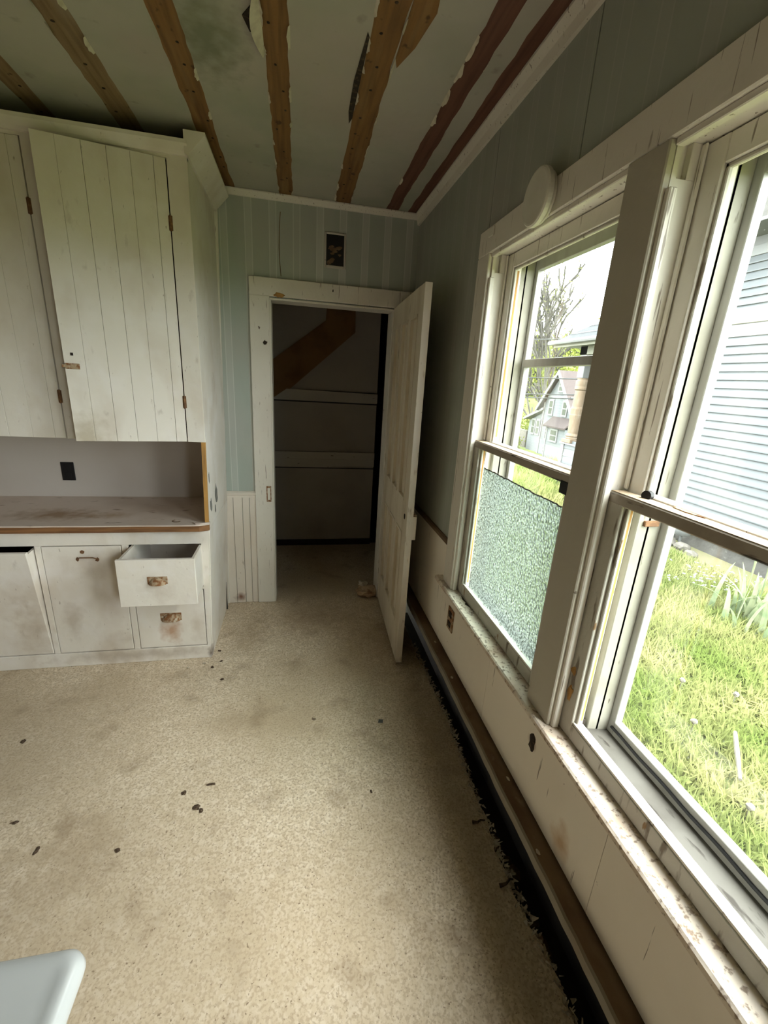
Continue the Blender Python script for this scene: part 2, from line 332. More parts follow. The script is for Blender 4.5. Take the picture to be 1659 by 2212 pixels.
def glassmat(name, dirt_amt, dirt_col=(0.7, 0.7, 0.66), film=0.03):
    """thin clear pane: lets light straight through, faint reflection, dust specks and smears"""
    m = bpy.data.materials.new(name)
    m.use_nodes = True
    nt = m.node_tree
    N, L = nt.nodes, nt.links
    out = N['Material Output']
    N.remove(N['Principled BSDF'])
    geo = N.new('ShaderNodeNewGeometry')
    tr = N.new('ShaderNodeBsdfTransparent')
    tr.inputs[0].default_value = (0.96, 0.985, 0.97, 1)
    gl = N.new('ShaderNodeBsdfGlossy')
    gl.inputs['Roughness'].default_value = 0.03
    lw = N.new('ShaderNodeLayerWeight')
    lw.inputs[0].default_value = 0.5
    pw_ = N.new('ShaderNodeMath'); pw_.operation = 'POWER'
    L.new(lw.outputs['Facing'], pw_.inputs[0]); pw_.inputs[1].default_value = 4.0
    ma = N.new('ShaderNodeMath'); ma.operation = 'MULTIPLY_ADD'
    L.new(pw_.outputs[0], ma.inputs[0]); ma.inputs[1].default_value = 0.3; ma.inputs[2].default_value = 0.025
    m1 = N.new('ShaderNodeMixShader')
    L.new(ma.outputs[0], m1.inputs[0])
    L.new(tr.outputs[0], m1.inputs[1])
    L.new(gl.outputs[0], m1.inputs[2])
    df = N.new('ShaderNodeBsdfDiffuse')
    df.inputs[0].default_value = (*dirt_col, 1)
    tl = N.new('ShaderNodeBsdfTranslucent')
    tl.inputs[0].default_value = (*dirt_col, 1)
    dm = N.new('ShaderNodeMixShader')
    dm.inputs[0].default_value = 0.5
    L.new(df.outputs[0], dm.inputs[1])
    L.new(tl.outputs[0], dm.inputs[2])
    nz = N.new('ShaderNodeTexNoise')
    nz.inputs['Scale'].default_value = 120
    nz.inputs['Detail'].default_value = 2
    L.new(geo.outputs['Position'], nz.inputs['Vector'])
    r = N.new('ShaderNodeMapRange')
    r.inputs[1].default_value = 0.70
    r.inputs[2].default_value = 0.74
    r.inputs[3].default_value = film
    r.inputs[4].default_value = dirt_amt
    L.new(nz.outputs[0], r.inputs[0])
    m2 = N.new('ShaderNodeMixShader')
    L.new(r.outputs[0], m2.inputs[0])
    L.new(m1.outputs[0], m2.inputs[1])
    L.new(dm.outputs[0], m2.inputs[2])
    L.new(m2.outputs[0], out.inputs[0])
    return m


M['glass'] = glassmat('clear_window_glass', 0.03, dirt_col=(0.3, 0.3, 0.28), film=0.004)
M['glass_dirty'] = glassmat('dusty_storm_glass', 0.22, dirt_col=(0.3, 0.3, 0.28), film=0.012)


def frosted():
    m = bpy.data.materials.new('pebbled_privacy_glass')
    m.use_nodes = True
    nt = m.node_tree
    N, L = nt.nodes, nt.links
    out = N['Material Output']
    N.remove(N['Principled BSDF'])
    geo = N.new('ShaderNodeNewGeometry')
    vo = N.new('ShaderNodeTexVoronoi')
    vo.inputs['Scale'].default_value = 110
    L.new(geo.outputs['Position'], vo.inputs['Vector'])
    bp = N.new('ShaderNodeBump')
    bp.inputs['Strength'].default_value = 1.0
    bp.inputs['Distance'].default_value = 0.012
    L.new(vo.outputs['Distance'], bp.inputs['Height'])
    rf = N.new('ShaderNodeBsdfRefraction')
    rf.inputs['Color'].default_value = (0.86, 0.93, 0.89, 1)
    rf.inputs['Roughness'].default_value = 0.12
    rf.inputs['IOR'].default_value = 1.12
    L.new(bp.outputs[0], rf.inputs['Normal'])
    tl = N.new('ShaderNodeBsdfTranslucent')
    rc_ = N.new('ShaderNodeMapRange')
    rc_.inputs[1].default_value = 0.15
    rc_.inputs[2].default_value = 0.55
    L.new(vo.outputs['Distance'], rc_.inputs[0])
    cm = N.new('ShaderNodeMix'); cm.data_type = 'RGBA'
    L.new(rc_.outputs[0], cm.inputs[0])
    cm.inputs[6].default_value = (0.72, 0.76, 0.74, 1)  # bright pebble centres and dark rims of the relief painted into the colour
    cm.inputs[7].default_value = (0.15, 0.17, 0.16, 1)
    L.new(cm.outputs[2], tl.inputs[0])
    L.new(bp.outputs[0], tl.inputs['Normal'])
    ms = N.new('ShaderNodeMixShader')
    ms.inputs[0].default_value = 0.28
    L.new(rf.outputs[0], ms.inputs[1])
    L.new(tl.outputs[0], ms.inputs[2])
    gl = N.new('ShaderNodeBsdfGlossy')
    gl.inputs['Roughness'].default_value = 0.2
    L.new(bp.outputs[0], gl.inputs['Normal'])
    m3 = N.new('ShaderNodeMixShader')
    m3.inputs[0].default_value = 0.05
    L.new(ms.outputs[0], m3.inputs[1])
    L.new(gl.outputs[0], m3.inputs[2])
    L.new(m3.outputs[0], out.inputs[0])
    return m


M['frost'] = frosted()


# ------------------------------------------------------------------ geometry helpers
def bx(bm, x0, x1, y0, y1, z0, z1, mat4=None):
    vs = [bm.verts.new((x, y, z)) for z in (z0, z1) for y in (y0, y1) for x in (x0, x1)]
    if mat4:
        for v in vs:
            v.co = mat4 @ v.co
    for f in ((0, 2, 3, 1), (4, 5, 7, 6), (0, 1, 5, 4), (2, 6, 7, 3), (0, 4, 6, 2), (1, 3, 7, 5)):
        bm.faces.new([vs[i] for i in f])
    return vs


def prism(bm, pts, axis, a0, a1):
    """polygon pts (2-D, in the two remaining axes) extruded along axis from a0 to a1"""
    def mk(p, a):
        return {0: (a, p[0], p[1]), 1: (p[0], a, p[1]), 2: (p[0], p[1], a)}[axis]
    A = [bm.verts.new(mk(p, a0)) for p in pts]
    B = [bm.verts.new(mk(p, a1)) for p in pts]
    n = len(pts)
    bm.faces.new(A)
    bm.faces.new(B[::-1])
    for i in range(n):
        j = (i + 1) % n
        bm.faces.new([A[i], B[i], B[j], A[j]])


def tube(bm, pts, rad, n=8, cap=True):
    pts = [Vector(p) for p in pts]
    rads = rad if hasattr(rad, '__len__') else [rad] * len(pts)
    rings = []
    for i, p in enumerate(pts):
        t = (pts[min(i + 1, len(pts) - 1)] - pts[max(i - 1, 0)]).normalized()
        u = t.cross(Vector((0, 0, 1)) if abs(t.z) < 0.9 else Vector((1, 0, 0))).normalized()
        w = t.cross(u)
        rings.append([bm.verts.new(p + (u * math.cos(2 * math.pi * k / n) + w * math.sin(2 * math.pi * k / n)) * rads[i]) for k in range(n)])
    for a, b in zip(rings, rings[1:]):
        for k in range(n):
            bm.faces.new([a[k], a[(k + 1) % n], b[(k + 1) % n], b[k]])
    if cap:
        bm.faces.new(rings[0][::-1])
        bm.faces.new(rings[-1])


def lathe(bm, cx, cy, prof, n=20):
    rings = [[bm.verts.new((cx + r * math.cos(2 * math.pi * k / n), cy + r * math.sin(2 * math.pi * k / n), z)) for k in range(n)] for r, z in prof]
    for a, b in zip(rings, rings[1:]):
        for k in range(n):
            bm.faces.new([a[k], a[(k + 1) % n], b[(k + 1) % n], b[k]])
    bm.faces.new(rings[0][::-1])
    bm.faces.new(rings[-1])


def blob(bm, c, r, seed=0, sub=2, jit=0.25):
    rnd = random.Random(seed)
    res = bmesh.ops.create_icosphere(bm, subdivisions=sub, radius=1.0)
    for v in res['verts']:
        k = 1 + rnd.uniform(-jit, jit)
        v.co = Vector((c[0] + v.co.x * r[0] * k, c[1] + v.co.y * r[1] * k, c[2] + v.co.z * r[2] * k))


def world_loc(o):
    p = Vector((0, 0, 0))
    while o:
        p += o.location
        o = o.parent
    return p


def obj(name, bm, mat, parent=None, bevel=0.0, smooth=False, label=None, cat=None, group=None, kind=None):
    """link a bmesh built in world coordinates as one mesh object, its origin at its own base"""
    bmesh.ops.recalc_face_normals(bm, faces=bm.faces)
    if bevel > 0:
        bmesh.ops.bevel(bm, geom=[e for e in bm.edges if e.is_manifold and e.calc_face_angle(0) > 0.5], offset=bevel, segments=1, affect='EDGES', clamp_overlap=True)
    me = bpy.data.meshes.new(name)
    xs = [v.co for v in bm.verts]
    mn = Vector((min(v.x for v in xs), min(v.y for v in xs), min(v.z for v in xs)))
    mxv = Vector((max(v.x for v in xs), max(v.y for v in xs), max(v.z for v in xs)))
    base = Vector(((mn.x + mxv.x) / 2, (mn.y + mxv.y) / 2, mn.z))
    for v in bm.verts:
        v.co -= base
    bm.to_mesh(me)
    bm.free()
    if smooth:
        for p in me.polygons:
            p.use_smooth = True
    me.materials.append(M[mat] if isinstance(mat, str) else mat)
    o = bpy.data.objects.new(name, me)
    COL.objects.link(o)
    if parent is not None:
        o.parent = parent
        o.location = base - world_loc(parent)
    else:
        o.location = base
    tag(o, label, cat, group, kind)
    return o


def tag(o, label=None, cat=None, group=None, kind=None):
    if label: o['label'] = label
    if cat: o['category'] = cat
    if group: o['group'] = group
    if kind: o['kind'] = kind
    return o


def thing(name, loc, label, cat, group=None, kind=None):
    o = bpy.data.objects.new(name, None)
    o.empty_display_size = 0.1
    o.location = loc
    COL.objects.link(o)
    return tag(o, label, cat, group, kind)


def box(name, x0, x1, y0, y1, z0, z1, mat, parent=None, bevel=0.0, **k):
    bm = bmesh.new()
    bx(bm, x0, x1, y0, y1, z0, z1)
    return obj(name, bm, mat, parent, bevel, **k)


def S(**k):
    k['kind'] = 'structure'
    return k


def wob(a, b, n, amp, seed, base):
    """ragged line: n points from a to b with random offset about base"""
    r = random.Random(seed)
    out = []
    v = 0
    for i in range(n + 1):
        v = 0.55 * v + r.uniform(-amp, amp)
        t = a + (b - a) * i / n
        out.append((t, (base(t) if callable(base) else base) + v))
    return out


# ================================================================== ROOM SHELL
# ---- floor: linoleum with a torn edge along the window wall
def floor_edge(y):
    return float(np.interp(y, [YR, 0.55, 0.69, 0.94, 1.25, 1.69, 2.1, 2.9], [0.715, 0.722, 0.716, 0.708, 0.712, 0.735, 0.722, 0.73]))


edge = wob(YR, YB - 0.02, 150, 0.009, 3, floor_edge)
bm = bmesh.new()
prism(bm, [(XL, YR)] + [(x, y) for y, x in edge] + [(XL, YB - 0.02)], 2, -0.018, 0.0)
floor = obj('floor', bm, 'floor', **S(label='speckled beige linoleum floor with torn edge along the window wall', cat='floor'))
# frayed fibres and crumbs along the tear
bm = bmesh.new()
rnd = random.Random(11)
for i in range(900):
    y = rnd.uniform(0.35, 2.25)
    x = floor_edge(y) + rnd.gauss(0.002, 0.007)
    a = rnd.uniform(0, 6.28)
    l = rnd.uniform(0.006, 0.022)
    w = rnd.uniform(0.002, 0.006)
    z = rnd.uniform(-0.012, 0.006)
    d = Vector((math.cos(a) * l, math.sin(a) * l, rnd.uniform(-0.006, 0.008)))
    s = Vector((-math.sin(a) * w, math.cos(a) * w, rnd.uniform(0, 0.004)))
    p = Vector((x, y, z))
    vs = [bm.verts.new(p - s), bm.verts.new(p + s), bm.verts.new(p + d + s * 0.5), bm.verts.new(p + d * 0.9 - s * 0.3 + Vector((0, 0, 0.003)))]
    bm.faces.new(vs)
obj('frayed_floor_edge', bm, 'fluff', floor, kind='stuff', label='pale frayed fibres along the torn floor edge')
box('floor', XL, 0.90, YB - 0.02, 4.02, -0.018, -0.001, 'floor', **S(label='dim linoleum floor of the pantry beyond the open door', cat='floor'))
box('crawl_space_floor', XL - 0.1, 1.0, YR - 0.1, YB, -0.2, -0.16, 'void', **S(label='black ground deep in the gap below the torn floor', cat='floor'))

# ---- left wall and the wall behind the camera (unseen, they close the room; made dark to cut fill)
box('wall_left', XL - 0.12, XL, YR - 0.1, 4.2, -0.2, CZ + 0.1, 'dark_wall', **S(label='left wall outside the picture, made dark to cut fill light', cat='wall'))
box('wall_front', XL - 0.1, 0.95, YR - 0.15, YR, -0.2, CZ + 0.1, 'dark_wall', **S(label='wall behind the camera, made dark to cut fill light', cat='wall'))

# ---- right wall: core round the window openings, then the paper-covered boards in front
bm = bmesh.new()
ops = sorted([(b, a) for a, b in WIN + HB])
ycuts = [YR - 0.1]
for b, a in ops:
    bx(bm, XW + 0.012, 0.95, ycuts[-1], b - 0.02, 0.31, CZ + 0.1)
    bx(bm, XW + 0.012, 0.95, b - 0.02, a + 0.02, HZ + 0.02, CZ + 0.1)
    bx(bm, XW + 0.012, 0.95, b - 0.02, a + 0.02, 0.31, STZ - 0.03)
    ycuts.append(a + 0.02)
bx(bm, XW + 0.012, 0.95, ycuts[-1], YB + 0.02, 0.31, CZ + 0.1)
bx(bm, 0.86, 0.95, YR - 0.1, YB + 0.02, -0.75, 0.31)
wr = obj('wall_right', bm, 'void', **S(label='right wall with tall windows and dim striped green wallpaper', cat='wall'))
G = 0.0022
seams = [2.9, 1.795, 1.232, 0.68, 0.12, -0.45, -1.1, -1.9, YR]
for a, b in zip(seams, seams[1:]):
    # upper part over the windows, cut to the casing line
    lo = 2.12
    if a > 2:
        bm = bmesh.new()
        bx(bm, XW, XW + 0.012, b + G, a - G, 0.872, CZ - 0.01)
        obj('wall_panel', bm, 'paper_y', wr)
        continue
    box('wall_panel', XW, XW + 0.012, b + G, a - G, lo, CZ - 0.01, 'paper_y', wr)
# lower boards under the windows and below the chair rail
lows = [2.9, 2.29, 1.86, 1.29, 0.62, -0.1, -0.9, -1.9, YR]
for a, b in zip(lows, lows[1:]):
    top = 0.842 if b > 1.8 else STZ - 0.02
    box('apron_board', XW, XW + 0.012, b + 0.0008, a - 0.0008, 0.312, top, 'apron', wr)
for b, a, z0, z1 in ((1.0, 0.885, STZ, HZ), (0.155, -0.42, STZ, HZ), (1.86, 1.72, STZ, HZ + 0.05)):
    lo_, hi_ = min(a, b), max(a, b)
    box('wall_panel', XW, XW + 0.012, lo_, hi_, z0, z1, 'trim', wr)
# chair rail between the corner and the window
bm = bmesh.new()
prism(bm, [(XW - 0.014, 0.848), (XW - 0.008, 0.842), (XW, 0.842), (XW, 0.872), (XW - 0.006, 0.872), (XW - 0.012, 0.864)], 1, 1.845, YB)
obj('trim_1', bm, 'ledge', **S(label='dark grimy chair rail on the right wall behind the open door', cat='trim'))

# ledge over the open cavity at the foot of the window wall
led = thing('baseboard_right', (0.70, 0.6, 0.28), 'dusty brown ledge over a black gap along the window wall foot', 'baseboard', kind='structure')
ys = wob(YR, YB - 0.01, 110, 0.0016, 5, 0.676)
bm = bmesh.new()
prism(bm, [(x + 0.005, y) for y, x in ys] + [(0.86, YB - 0.01), (0.86, YR)], 2, 0.286, 0.303)
obj('ledge_board', bm, 'ledge', led)
bm = bmesh.new()
prism(bm, [(x - 0.004, y) for y, x in ys] + [(x + 0.005, y) for y, x in ys][::-1], 2, 0.276, 0.306)
obj('ledge_edge', bm, 'ledge_edge', led, label='worn paler front edge of the ledge')
# crumbs in the gap
bm = bmesh.new()
rnd = random.Random(5)
for i in range(60):
    y = rnd.uniform(0.5, 2.2)
    blob(bm, (rnd.uniform(0.73, 0.80), y, rnd.uniform(-0.15, -0.13)), (rnd.uniform(0.006, 0.025), rnd.uniform(0.006, 0.03), 0.012), i, 1, 0.4)
obj('gap_rubble', bm, 'ledge', led, kind='stuff', label='crumbled plaster rubble lying in the dark gap')
for i, (y, x) in enumerate(((1.83, 0.708), (1.55, 0.70), (1.02, 0.715), (0.78, 0.69))):
    bm = bmesh.new()
    blob(bm, (x, y, 0.306), (0.006, 0.011, 0.003), 40 + i, 1, 0.3)
    obj('paint_flake', bm, 'fluff', label='pale paint flake on the brown ledge, %s' % ('nearest the open door', 'second from the open door', 'third from the open door', 'nearest the camera')[i], cat='paint flake', group='paint flakes on the ledge')

# ---- back wall with the door opening
DX0, DX1, DZ = -0.152, 0.594, 2.018
bm = bmesh.new()
bx(bm, XL, DX0 - 0.012, YB, YB + 0.12, -0.02, CZ + 0.1)
bx(bm, DX1 + 0.012, 0.95, YB, YB + 0.12, -0.02, CZ + 0.1)
bx(bm, DX0 - 0.012, DX1 + 0.012, YB, YB + 0.12, DZ + 0.012, CZ + 0.1)
wb = obj('wall_back', bm, 'paper_x', **S(label='back wall in striped pale green wallpaper above the pantry door', cat='wall'))
# wainscot planks left of the door, leaning like the cabinet side
xl = lambda z: -0.500 + 0.019 * z
px = [-0.487, -0.424, -0.364, -0.318, -0.272]
for i in range(4):
    bm = bmesh.new()
    g = 0.0012
    bx(bm, px[i] + g, px[i + 1] - g, YB - 0.010, YB, 0.0, 0.800)
    obj('wainscot_plank', bm, 'wains', wb, 0.0015)
bm = bmesh.new()
prism(bm, [(YB, 0.79), (YB - 0.014, 0.79), (YB - 0.014, 0.806), (YB - 0.022, 0.812), (YB - 0.022, 0.822), (YB - 0.010, 0.832), (YB, 0.832)], 0, -0.48, -0.272)
obj('chair_rail', bm, 'wains', wb)
# bulging tear in the wallpaper
bm = bmesh.new()
pts = [(0.0, 2.48), (-0.006, 2.40), (-0.009, 2.30), (-0.006, 2.22), (0.0, 2.15)]
tube(bm, [(x - 0.092, YB - 0.001, z) for x, z in pts], 0.0022, 6)
obj('paper_tear', bm, 'ledge', wb, label='long bulging tear in the wallpaper')
tube_pts = [(-0.085, YB - 0.002, 2.47), (-0.081, YB - 0.004, 2.35), (-0.085, YB - 0.002, 2.16)]

# ---- corner trim where cabinet meets the back wall
bm = bmesh.new()
vs = [bm.verts.new(p) for p in ((-0.512, YB - 0.018, 0), (-0.478, YB - 0.018, 0), (-0.478, YB, 0), (-0.512, YB, 0), (-0.462, YB - 0.018, 2.53), (-0.430, YB - 0.018, 2.53), (-0.430, YB, 2.53), (-0.462, YB, 2.53))]
for f in ((0, 3, 2, 1), (4, 5, 6, 7), (0, 1, 5, 4), (1, 2, 6, 5), (2, 3, 7, 6), (3, 0, 4, 7)):
    bm.faces.new([vs[i] for i in f])
obj('trim_3', bm, 'trim', bevel=0.003, **S(label='leaning white corner strip between cabinet side and wallpaper', cat='trim'))

# ---- door casing
box('trim_4', -0.277, DX0 - 0.008, YB - 0.022, YB, 0.0, DZ + 0.018, 'trim', bevel=0.003, **S(label='white left casing of the pantry doorway with a strike plate', cat='trim'))
box('trim_5', -0.277, 0.715, YB - 0.0225, YB, DZ + 0.018, 2.135, 'trim', bevel=0.003, **S(label='white head casing over the pantry doorway', cat='trim'))
box('trim_6', DX1 + 0.008, 0.715, YB - 0.022, YB, 0.0, DZ + 0.018, 'trim', bevel=0.003, **S(label='white right casing hidden behind the open door', cat='trim'))
bm = bmesh.new()
bx(bm, DX0 - 0.012, DX0, YB - 0.015, YB + 0.13, 0.0, DZ)
bx(bm, DX1, DX1 + 0.012, YB - 0.015, YB + 0.13, 0.0, DZ)
bx(bm, DX0 - 0.012, DX1 + 0.012, YB - 0.015, YB + 0.13, DZ, DZ + 0.012)
obj('trim_7', bm, 'trim', bevel=0.002, **S(label='narrow white jamb lining inside the pantry doorway', cat='trim'))
sp = thing('strike_plate', (-0.185, YB - 0.024, 0.79), 'small painted strike plate on the left door casing', 'strike plate')
box('plate', -0.203, -0.172, YB - 0.0255, YB - 0.022, 0.765, 0.875, 'rust', sp, 0.002)
box('plate_inner', -0.196, -0.178, YB - 0.0275, YB - 0.0255, 0.778, 0.862, 'trim', sp, 0.001)
bm = bmesh.new()
blob(bm, (-0.19, YB - 0.023, 1.775), (0.012, 0.004, 0.012), 3, 2, 0.25)
obj('latch_hole', bm, 'grime', label='dark round hole in the left door casing above eye level', cat='hole')
bm = bmesh.new()
blob(bm, (-0.105, YB - 0.0235, 2.045), (0.03, 0.003, 0.013), 8, 2, 0.35)
obj('paint_chip', bm, 'putty', label='bare wood chip at the left of the doorway head casing', cat='paint chip')
bm = bmesh.new()
blob(bm, (0.215, YB - 0.0235, 2.098), (0.004, 0.003, 0.009), 9, 1, 0.3)
obj('nail_hole', bm, 'grime', label='small dark nail hole in the middle of the doorway head casing', cat='hole')

# ---- crown mouldings
bm = bmesh.new()
prism(bm, [(YB, 2.530), (YB - 0.012, 2.530), (YB - 0.020, 2.540), (YB - 0.034, 2.552), (YB - 0.034, 2.558), (YB, 2.558)], 0, -0.43, XW)
obj('trim_8', bm, 'trim', **S(label='pale crown moulding along the top of the back wall', cat='trim'))
bm = bmesh.new()
prism(bm, [(XW, 2.505), (XW - 0.012, 2.505), (XW - 0.018, 2.53), (XW - 0.034, 2.552), (XW - 0.034, CZ), (XW, CZ)], 1, YR, YB)
obj('trim_9', bm, 'trim', **S(label='pale crown moulding along the top of the window wall', cat='trim'))

# ---- ceiling: brown furring strips with torn fibreboard between them
bm = bmesh.new()
bx(bm, XL - 0.1, 0.95, YR - 0.1, YB + 0.15, CZ + 0.012, CZ + 0.12)
ce = obj('ceiling', bm, 'void', **S(label='stained fibreboard ceiling with exposed brown wooden strips', cat='ceiling'))
strips = [(-2.42, -2.34, 'strip'), (-2.08, -2.0, 'strip_p'), (-1.73, -1.65, 'strip'), (-1.40, -1.32, 'strip_p'), (-1.055, -0.975, 'strip_p'), (-0.735, -0.645, 'strip_p'), (-0.412, -0.335, 'strip'),
          (-0.098, -0.022, 'strip'), (0.212, 0.303, 'strip'), (0.515, 0.585, 'strip_d'), (0.648, 0.702, 'strip_d')]
for i, (a, b, m) in enumerate(strips):
    r = random.Random(i + 20)
    box('furring_strip', a - 0.012, b + 0.012, YR, YB - 0.002, CZ + 0.0005, CZ + 0.011, m, ce)
    # nail heads along the strip
    if -1.2 < a < 0.3:
        bm = bmesh.new()
        y = 1.35
        while y < 2.85:
            blob(bm, ((a + b) / 2 + r.uniform(-0.022, 0.022), y, CZ + 0.0005), (0.006, 0.006, 0.0025), i, 1, 0.2)
            y += r.uniform(0.10, 0.19)
        obj('nail_heads', bm, 'grime', ce, kind='stuff')
edges = [XL] + [v for a, b, m in strips for v in (a, b)] + [XW]
for k in range(0, len(edges), 2):
    x0, x1 = edges[k], edges[k + 1]
    amp = 0.0035
    L_ = wob(YR, YB - 0.004, 120, amp if k else 0.0, 100 + k, x0)
    R_ = wob(YR, YB - 0.004, 120, amp if k < len(edges) - 2 else 0.0, 200 + k, x1)
    bm = bmesh.new()
    prism(bm, [(x, y) for y, x in L_] + [(x, y) for y, x in R_][::-1], 2, CZ, CZ + 0.0095)
    obj('ceiling_panel', bm, 'ceil', ce)
# torn paper flaps curling down along the strips
rnd = random.Random(77)
flaps = []
for (xe, sgn, ylist) in ((-0.098, -1, (1.55, 1.72, 1.95, 2.28, 2.45, 2.74)), (-0.022, 1, (1.62, 1.9, 2.12, 2.8)), (0.212, -1, (1.45, 1.6, 1.72, 1.86, 2.4, 2.62, 2.76)), (0.303, 1, (1.5, 1.66, 1.95, 2.2, 2.72)),
                         (0.515, -1, (1.5, 1.62, 1.75, 1.9, 2.45)), (-0.335, 1, (1.9, 2.15)), (-0.735, -1, (1.7, 1.82)), (-0.645, 1, (1.68, 1.85)), (0.585, 1, (1.6, 2.0))):
    for y in ylist:
        l = rnd.uniform(0.03, 0.11)
        bm = bmesh.new()
        n = 6
        rows = []
        for i in range(n + 1):
            t = i / n
            wd = math.sin(math.pi * (0.08 + 0.84 * t)) * rnd.uniform(0.006, 0.016)
            a = bm.verts.new((xe + sgn * 0.004, y + l * t, CZ - 0.0005))
            b = bm.verts.new((xe - sgn * wd * 0.5, y + l * t, CZ - 0.004 - wd * 0.5))
            c = bm.verts.new((xe - sgn * wd * 0.45 + sgn * 0.001, y + l * t, CZ - 0.003 - wd * 0.5))
            rows.append((a, b, c))
        for p, q in zip(rows, rows[1:]):
            bm.faces.new([p[0], p[1], q[1], q[0]])
            bm.faces.new([p[1], p[2], q[2], q[1]])
        obj('torn_flap', bm, 'tear', ce)
# the large peeling flap and dark hole beside the middle strip
bm = bmesh.new()
for i in range(9):
    t = i / 8
    w = 0.032 * math.sin(math.pi * (0.1 + 0.85 * t))
    a = bm.verts.new((-0.098, 1.50 + 0.26 * t, CZ - 0.001))
    b = bm.verts.new((-0.098 - w, 1.50 + 0.26 * t, CZ - 0.012 - 0.3 * w))
    if i:
        bm.faces.new([pa, a, b, pb])
    pa, pb = a, b
obj('torn_flap', bm, 'tear', ce, label='large peeling paper flap beside the middle strip')
bm = bmesh.new()
prism(bm, [(-0.150, 1.62), (-0.125, 1.58), (-0.106, 1.62), (-0.112, 1.68), (-0.135, 1.675)], 2, CZ - 0.004, CZ - 0.001)
obj('ceiling_hole', bm, 'grime', ce, label='dark hole beside the peeling flap')
bm = bmesh.new()
prism(bm, [(0.190, 1.80), (0.203, 1.58), (0.211, 1.60), (0.211, 2.02), (0.202, 2.06), (0.192, 1.98)], 2, CZ - 0.003, CZ - 0.0008)  # flat dark sliver painted in for the shadow under the sagging board
obj('shadow_slit', bm, 'grime', ce, label='dark shadow slit beside the right brown strip')
bm = bmesh.new()
prism(bm, [(0.303, 1.33), (0.36, 1.36), (0.375, 1.46), (0.35, 1.60), (0.315, 1.70), (0.303, 1.66)], 2, CZ - 0.003, CZ - 0.0008)
obj('bare_patch', bm, 'strip', ce, label='bare wood where the board has broken away')

# ================================================================== PANTRY BEYOND THE DOOR
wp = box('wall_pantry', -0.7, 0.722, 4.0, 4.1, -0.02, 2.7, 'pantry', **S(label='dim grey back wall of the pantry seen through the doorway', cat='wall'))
PY = 3.985
bm = bmesh.new()
prism(bm, [(-0.09, 1.478), (0.722, 1.470), (0.722, 1.388), (-0.22, 1.385)], 1, PY - 0.012, 4.0)
obj('rail', bm, 'pantry_rail', wp)
bm = bmesh.new()
prism(bm, [(-0.6, 0.925), (0.722, 0.928), (0.722, 0.862), (-0.6, 0.86)], 1, PY - 0.010, 4.0)
obj('rail', bm, 'pantry_rail', wp)
bm = bmesh.new()
prism(bm, [(-0.6, 0.858), (0.722, 0.86), (0.722, 0.797), (0.32, 0.795), (0.30, 0.783), (-0.6, 0.78)], 1, PY - 0.006, 4.0)
obj('rail', bm, 'pantry_rail', wp)
for zz, hh in ((1.380, 0.009), (1.476, 0.005), (0.776, 0.007), (0.926, 0.005)):  # black strips painted in as shadow lines along the rail edges
    box('shadow_line', -0.3, 0.722, 3.996, 3.9995, zz - hh, zz + 0.001, 'black', wp)
bm = bmesh.new()
prism(bm, [(0.259, 2.30), (0.491, 2.30), (0.498, 1.979), (-0.054, 1.484), (-0.23, 1.37), (-0.7, 0.95), (-0.7, 1.30), (-0.215, 1.705), (0.242, 2.055)], 1, PY - 0.006, 4.0)
obj('stair_stringer', bm, 'pantry_wood', wp, label='broad bare brown diagonal board')
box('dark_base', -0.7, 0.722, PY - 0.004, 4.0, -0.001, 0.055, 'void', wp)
box('wall_pantry', -0.85, -0.70, YB + 0.12, 5.2, -0.02, 2.7, 'pantry', **S(label='hidden left side wall of the pantry', cat='wall'))
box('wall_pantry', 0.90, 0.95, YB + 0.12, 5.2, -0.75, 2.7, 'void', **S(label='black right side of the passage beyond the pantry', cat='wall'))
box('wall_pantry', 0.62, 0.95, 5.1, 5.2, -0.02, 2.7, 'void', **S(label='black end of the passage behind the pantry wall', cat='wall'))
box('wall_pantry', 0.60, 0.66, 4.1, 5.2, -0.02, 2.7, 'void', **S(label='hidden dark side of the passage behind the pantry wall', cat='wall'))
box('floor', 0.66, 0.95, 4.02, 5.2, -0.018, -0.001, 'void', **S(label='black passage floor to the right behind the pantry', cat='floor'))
box('ceiling', -0.85, 0.95, YB + 0.12, 5.2, 2.62, 2.72, 'pantry', **S(label='dark ceiling of the pantry', cat='ceiling'))
# crumpled bag on the pantry floor by the door
bag = thing('crumpled_bag', (0.53, 2.93, 0), 'crumpled brown and white paper bag on the floor behind the open door', 'bag')
bm = bmesh.new()
blob(bm, (0.53, 2.925, 0.035), (0.085, 0.075, 0.04), 4, 3, 0.16)
obj('crumpled_paper', bm, 'paperbag', bag)
bm = bmesh.new()
blob(bm, (0.50, 2.975, 0.075), (0.035, 0.03, 0.02), 5, 2, 0.25)
obj('white_scrap', bm, 'fluff', bag)

# ================================================================== OPEN PANEL DOOR
HX, HY = 0.600, YB - 0.024           # hinge line
FX, FY = 0.566, 2.062                # free edge (room face)
dr = thing('door_1', (HX, HY, 0.0), 'grimy white six-panel door standing open against the window wall', 'door', kind='structure')
du = Vector((FX - HX, FY - HY, 0))
DW = du.length
du.normalize()
dn = Vector((du.y, -du.x, 0))        # towards the room side (-x)
if dn.x > 0:
    dn = -dn
DT = 0.035
# frame: x along door, y through thickness (0 = face towards the room), z up
Mdoor = Matrix(((du.x, -dn.x, 0, HX), (du.y, -dn.y, 0, HY), (0, 0, 1, 0), (0, 0, 0, 1)))
Z0, Z1 = 0.018, 2.032


def dbox(name, a0, a1, t0, t1, z0, z1, mat, bevel=0.0, **k):
    bm = bmesh.new()
    bx(bm, a0, a1, t0, t1, z0, z1, Mdoor)
    return obj(name, bm, mat, dr, bevel, **k)


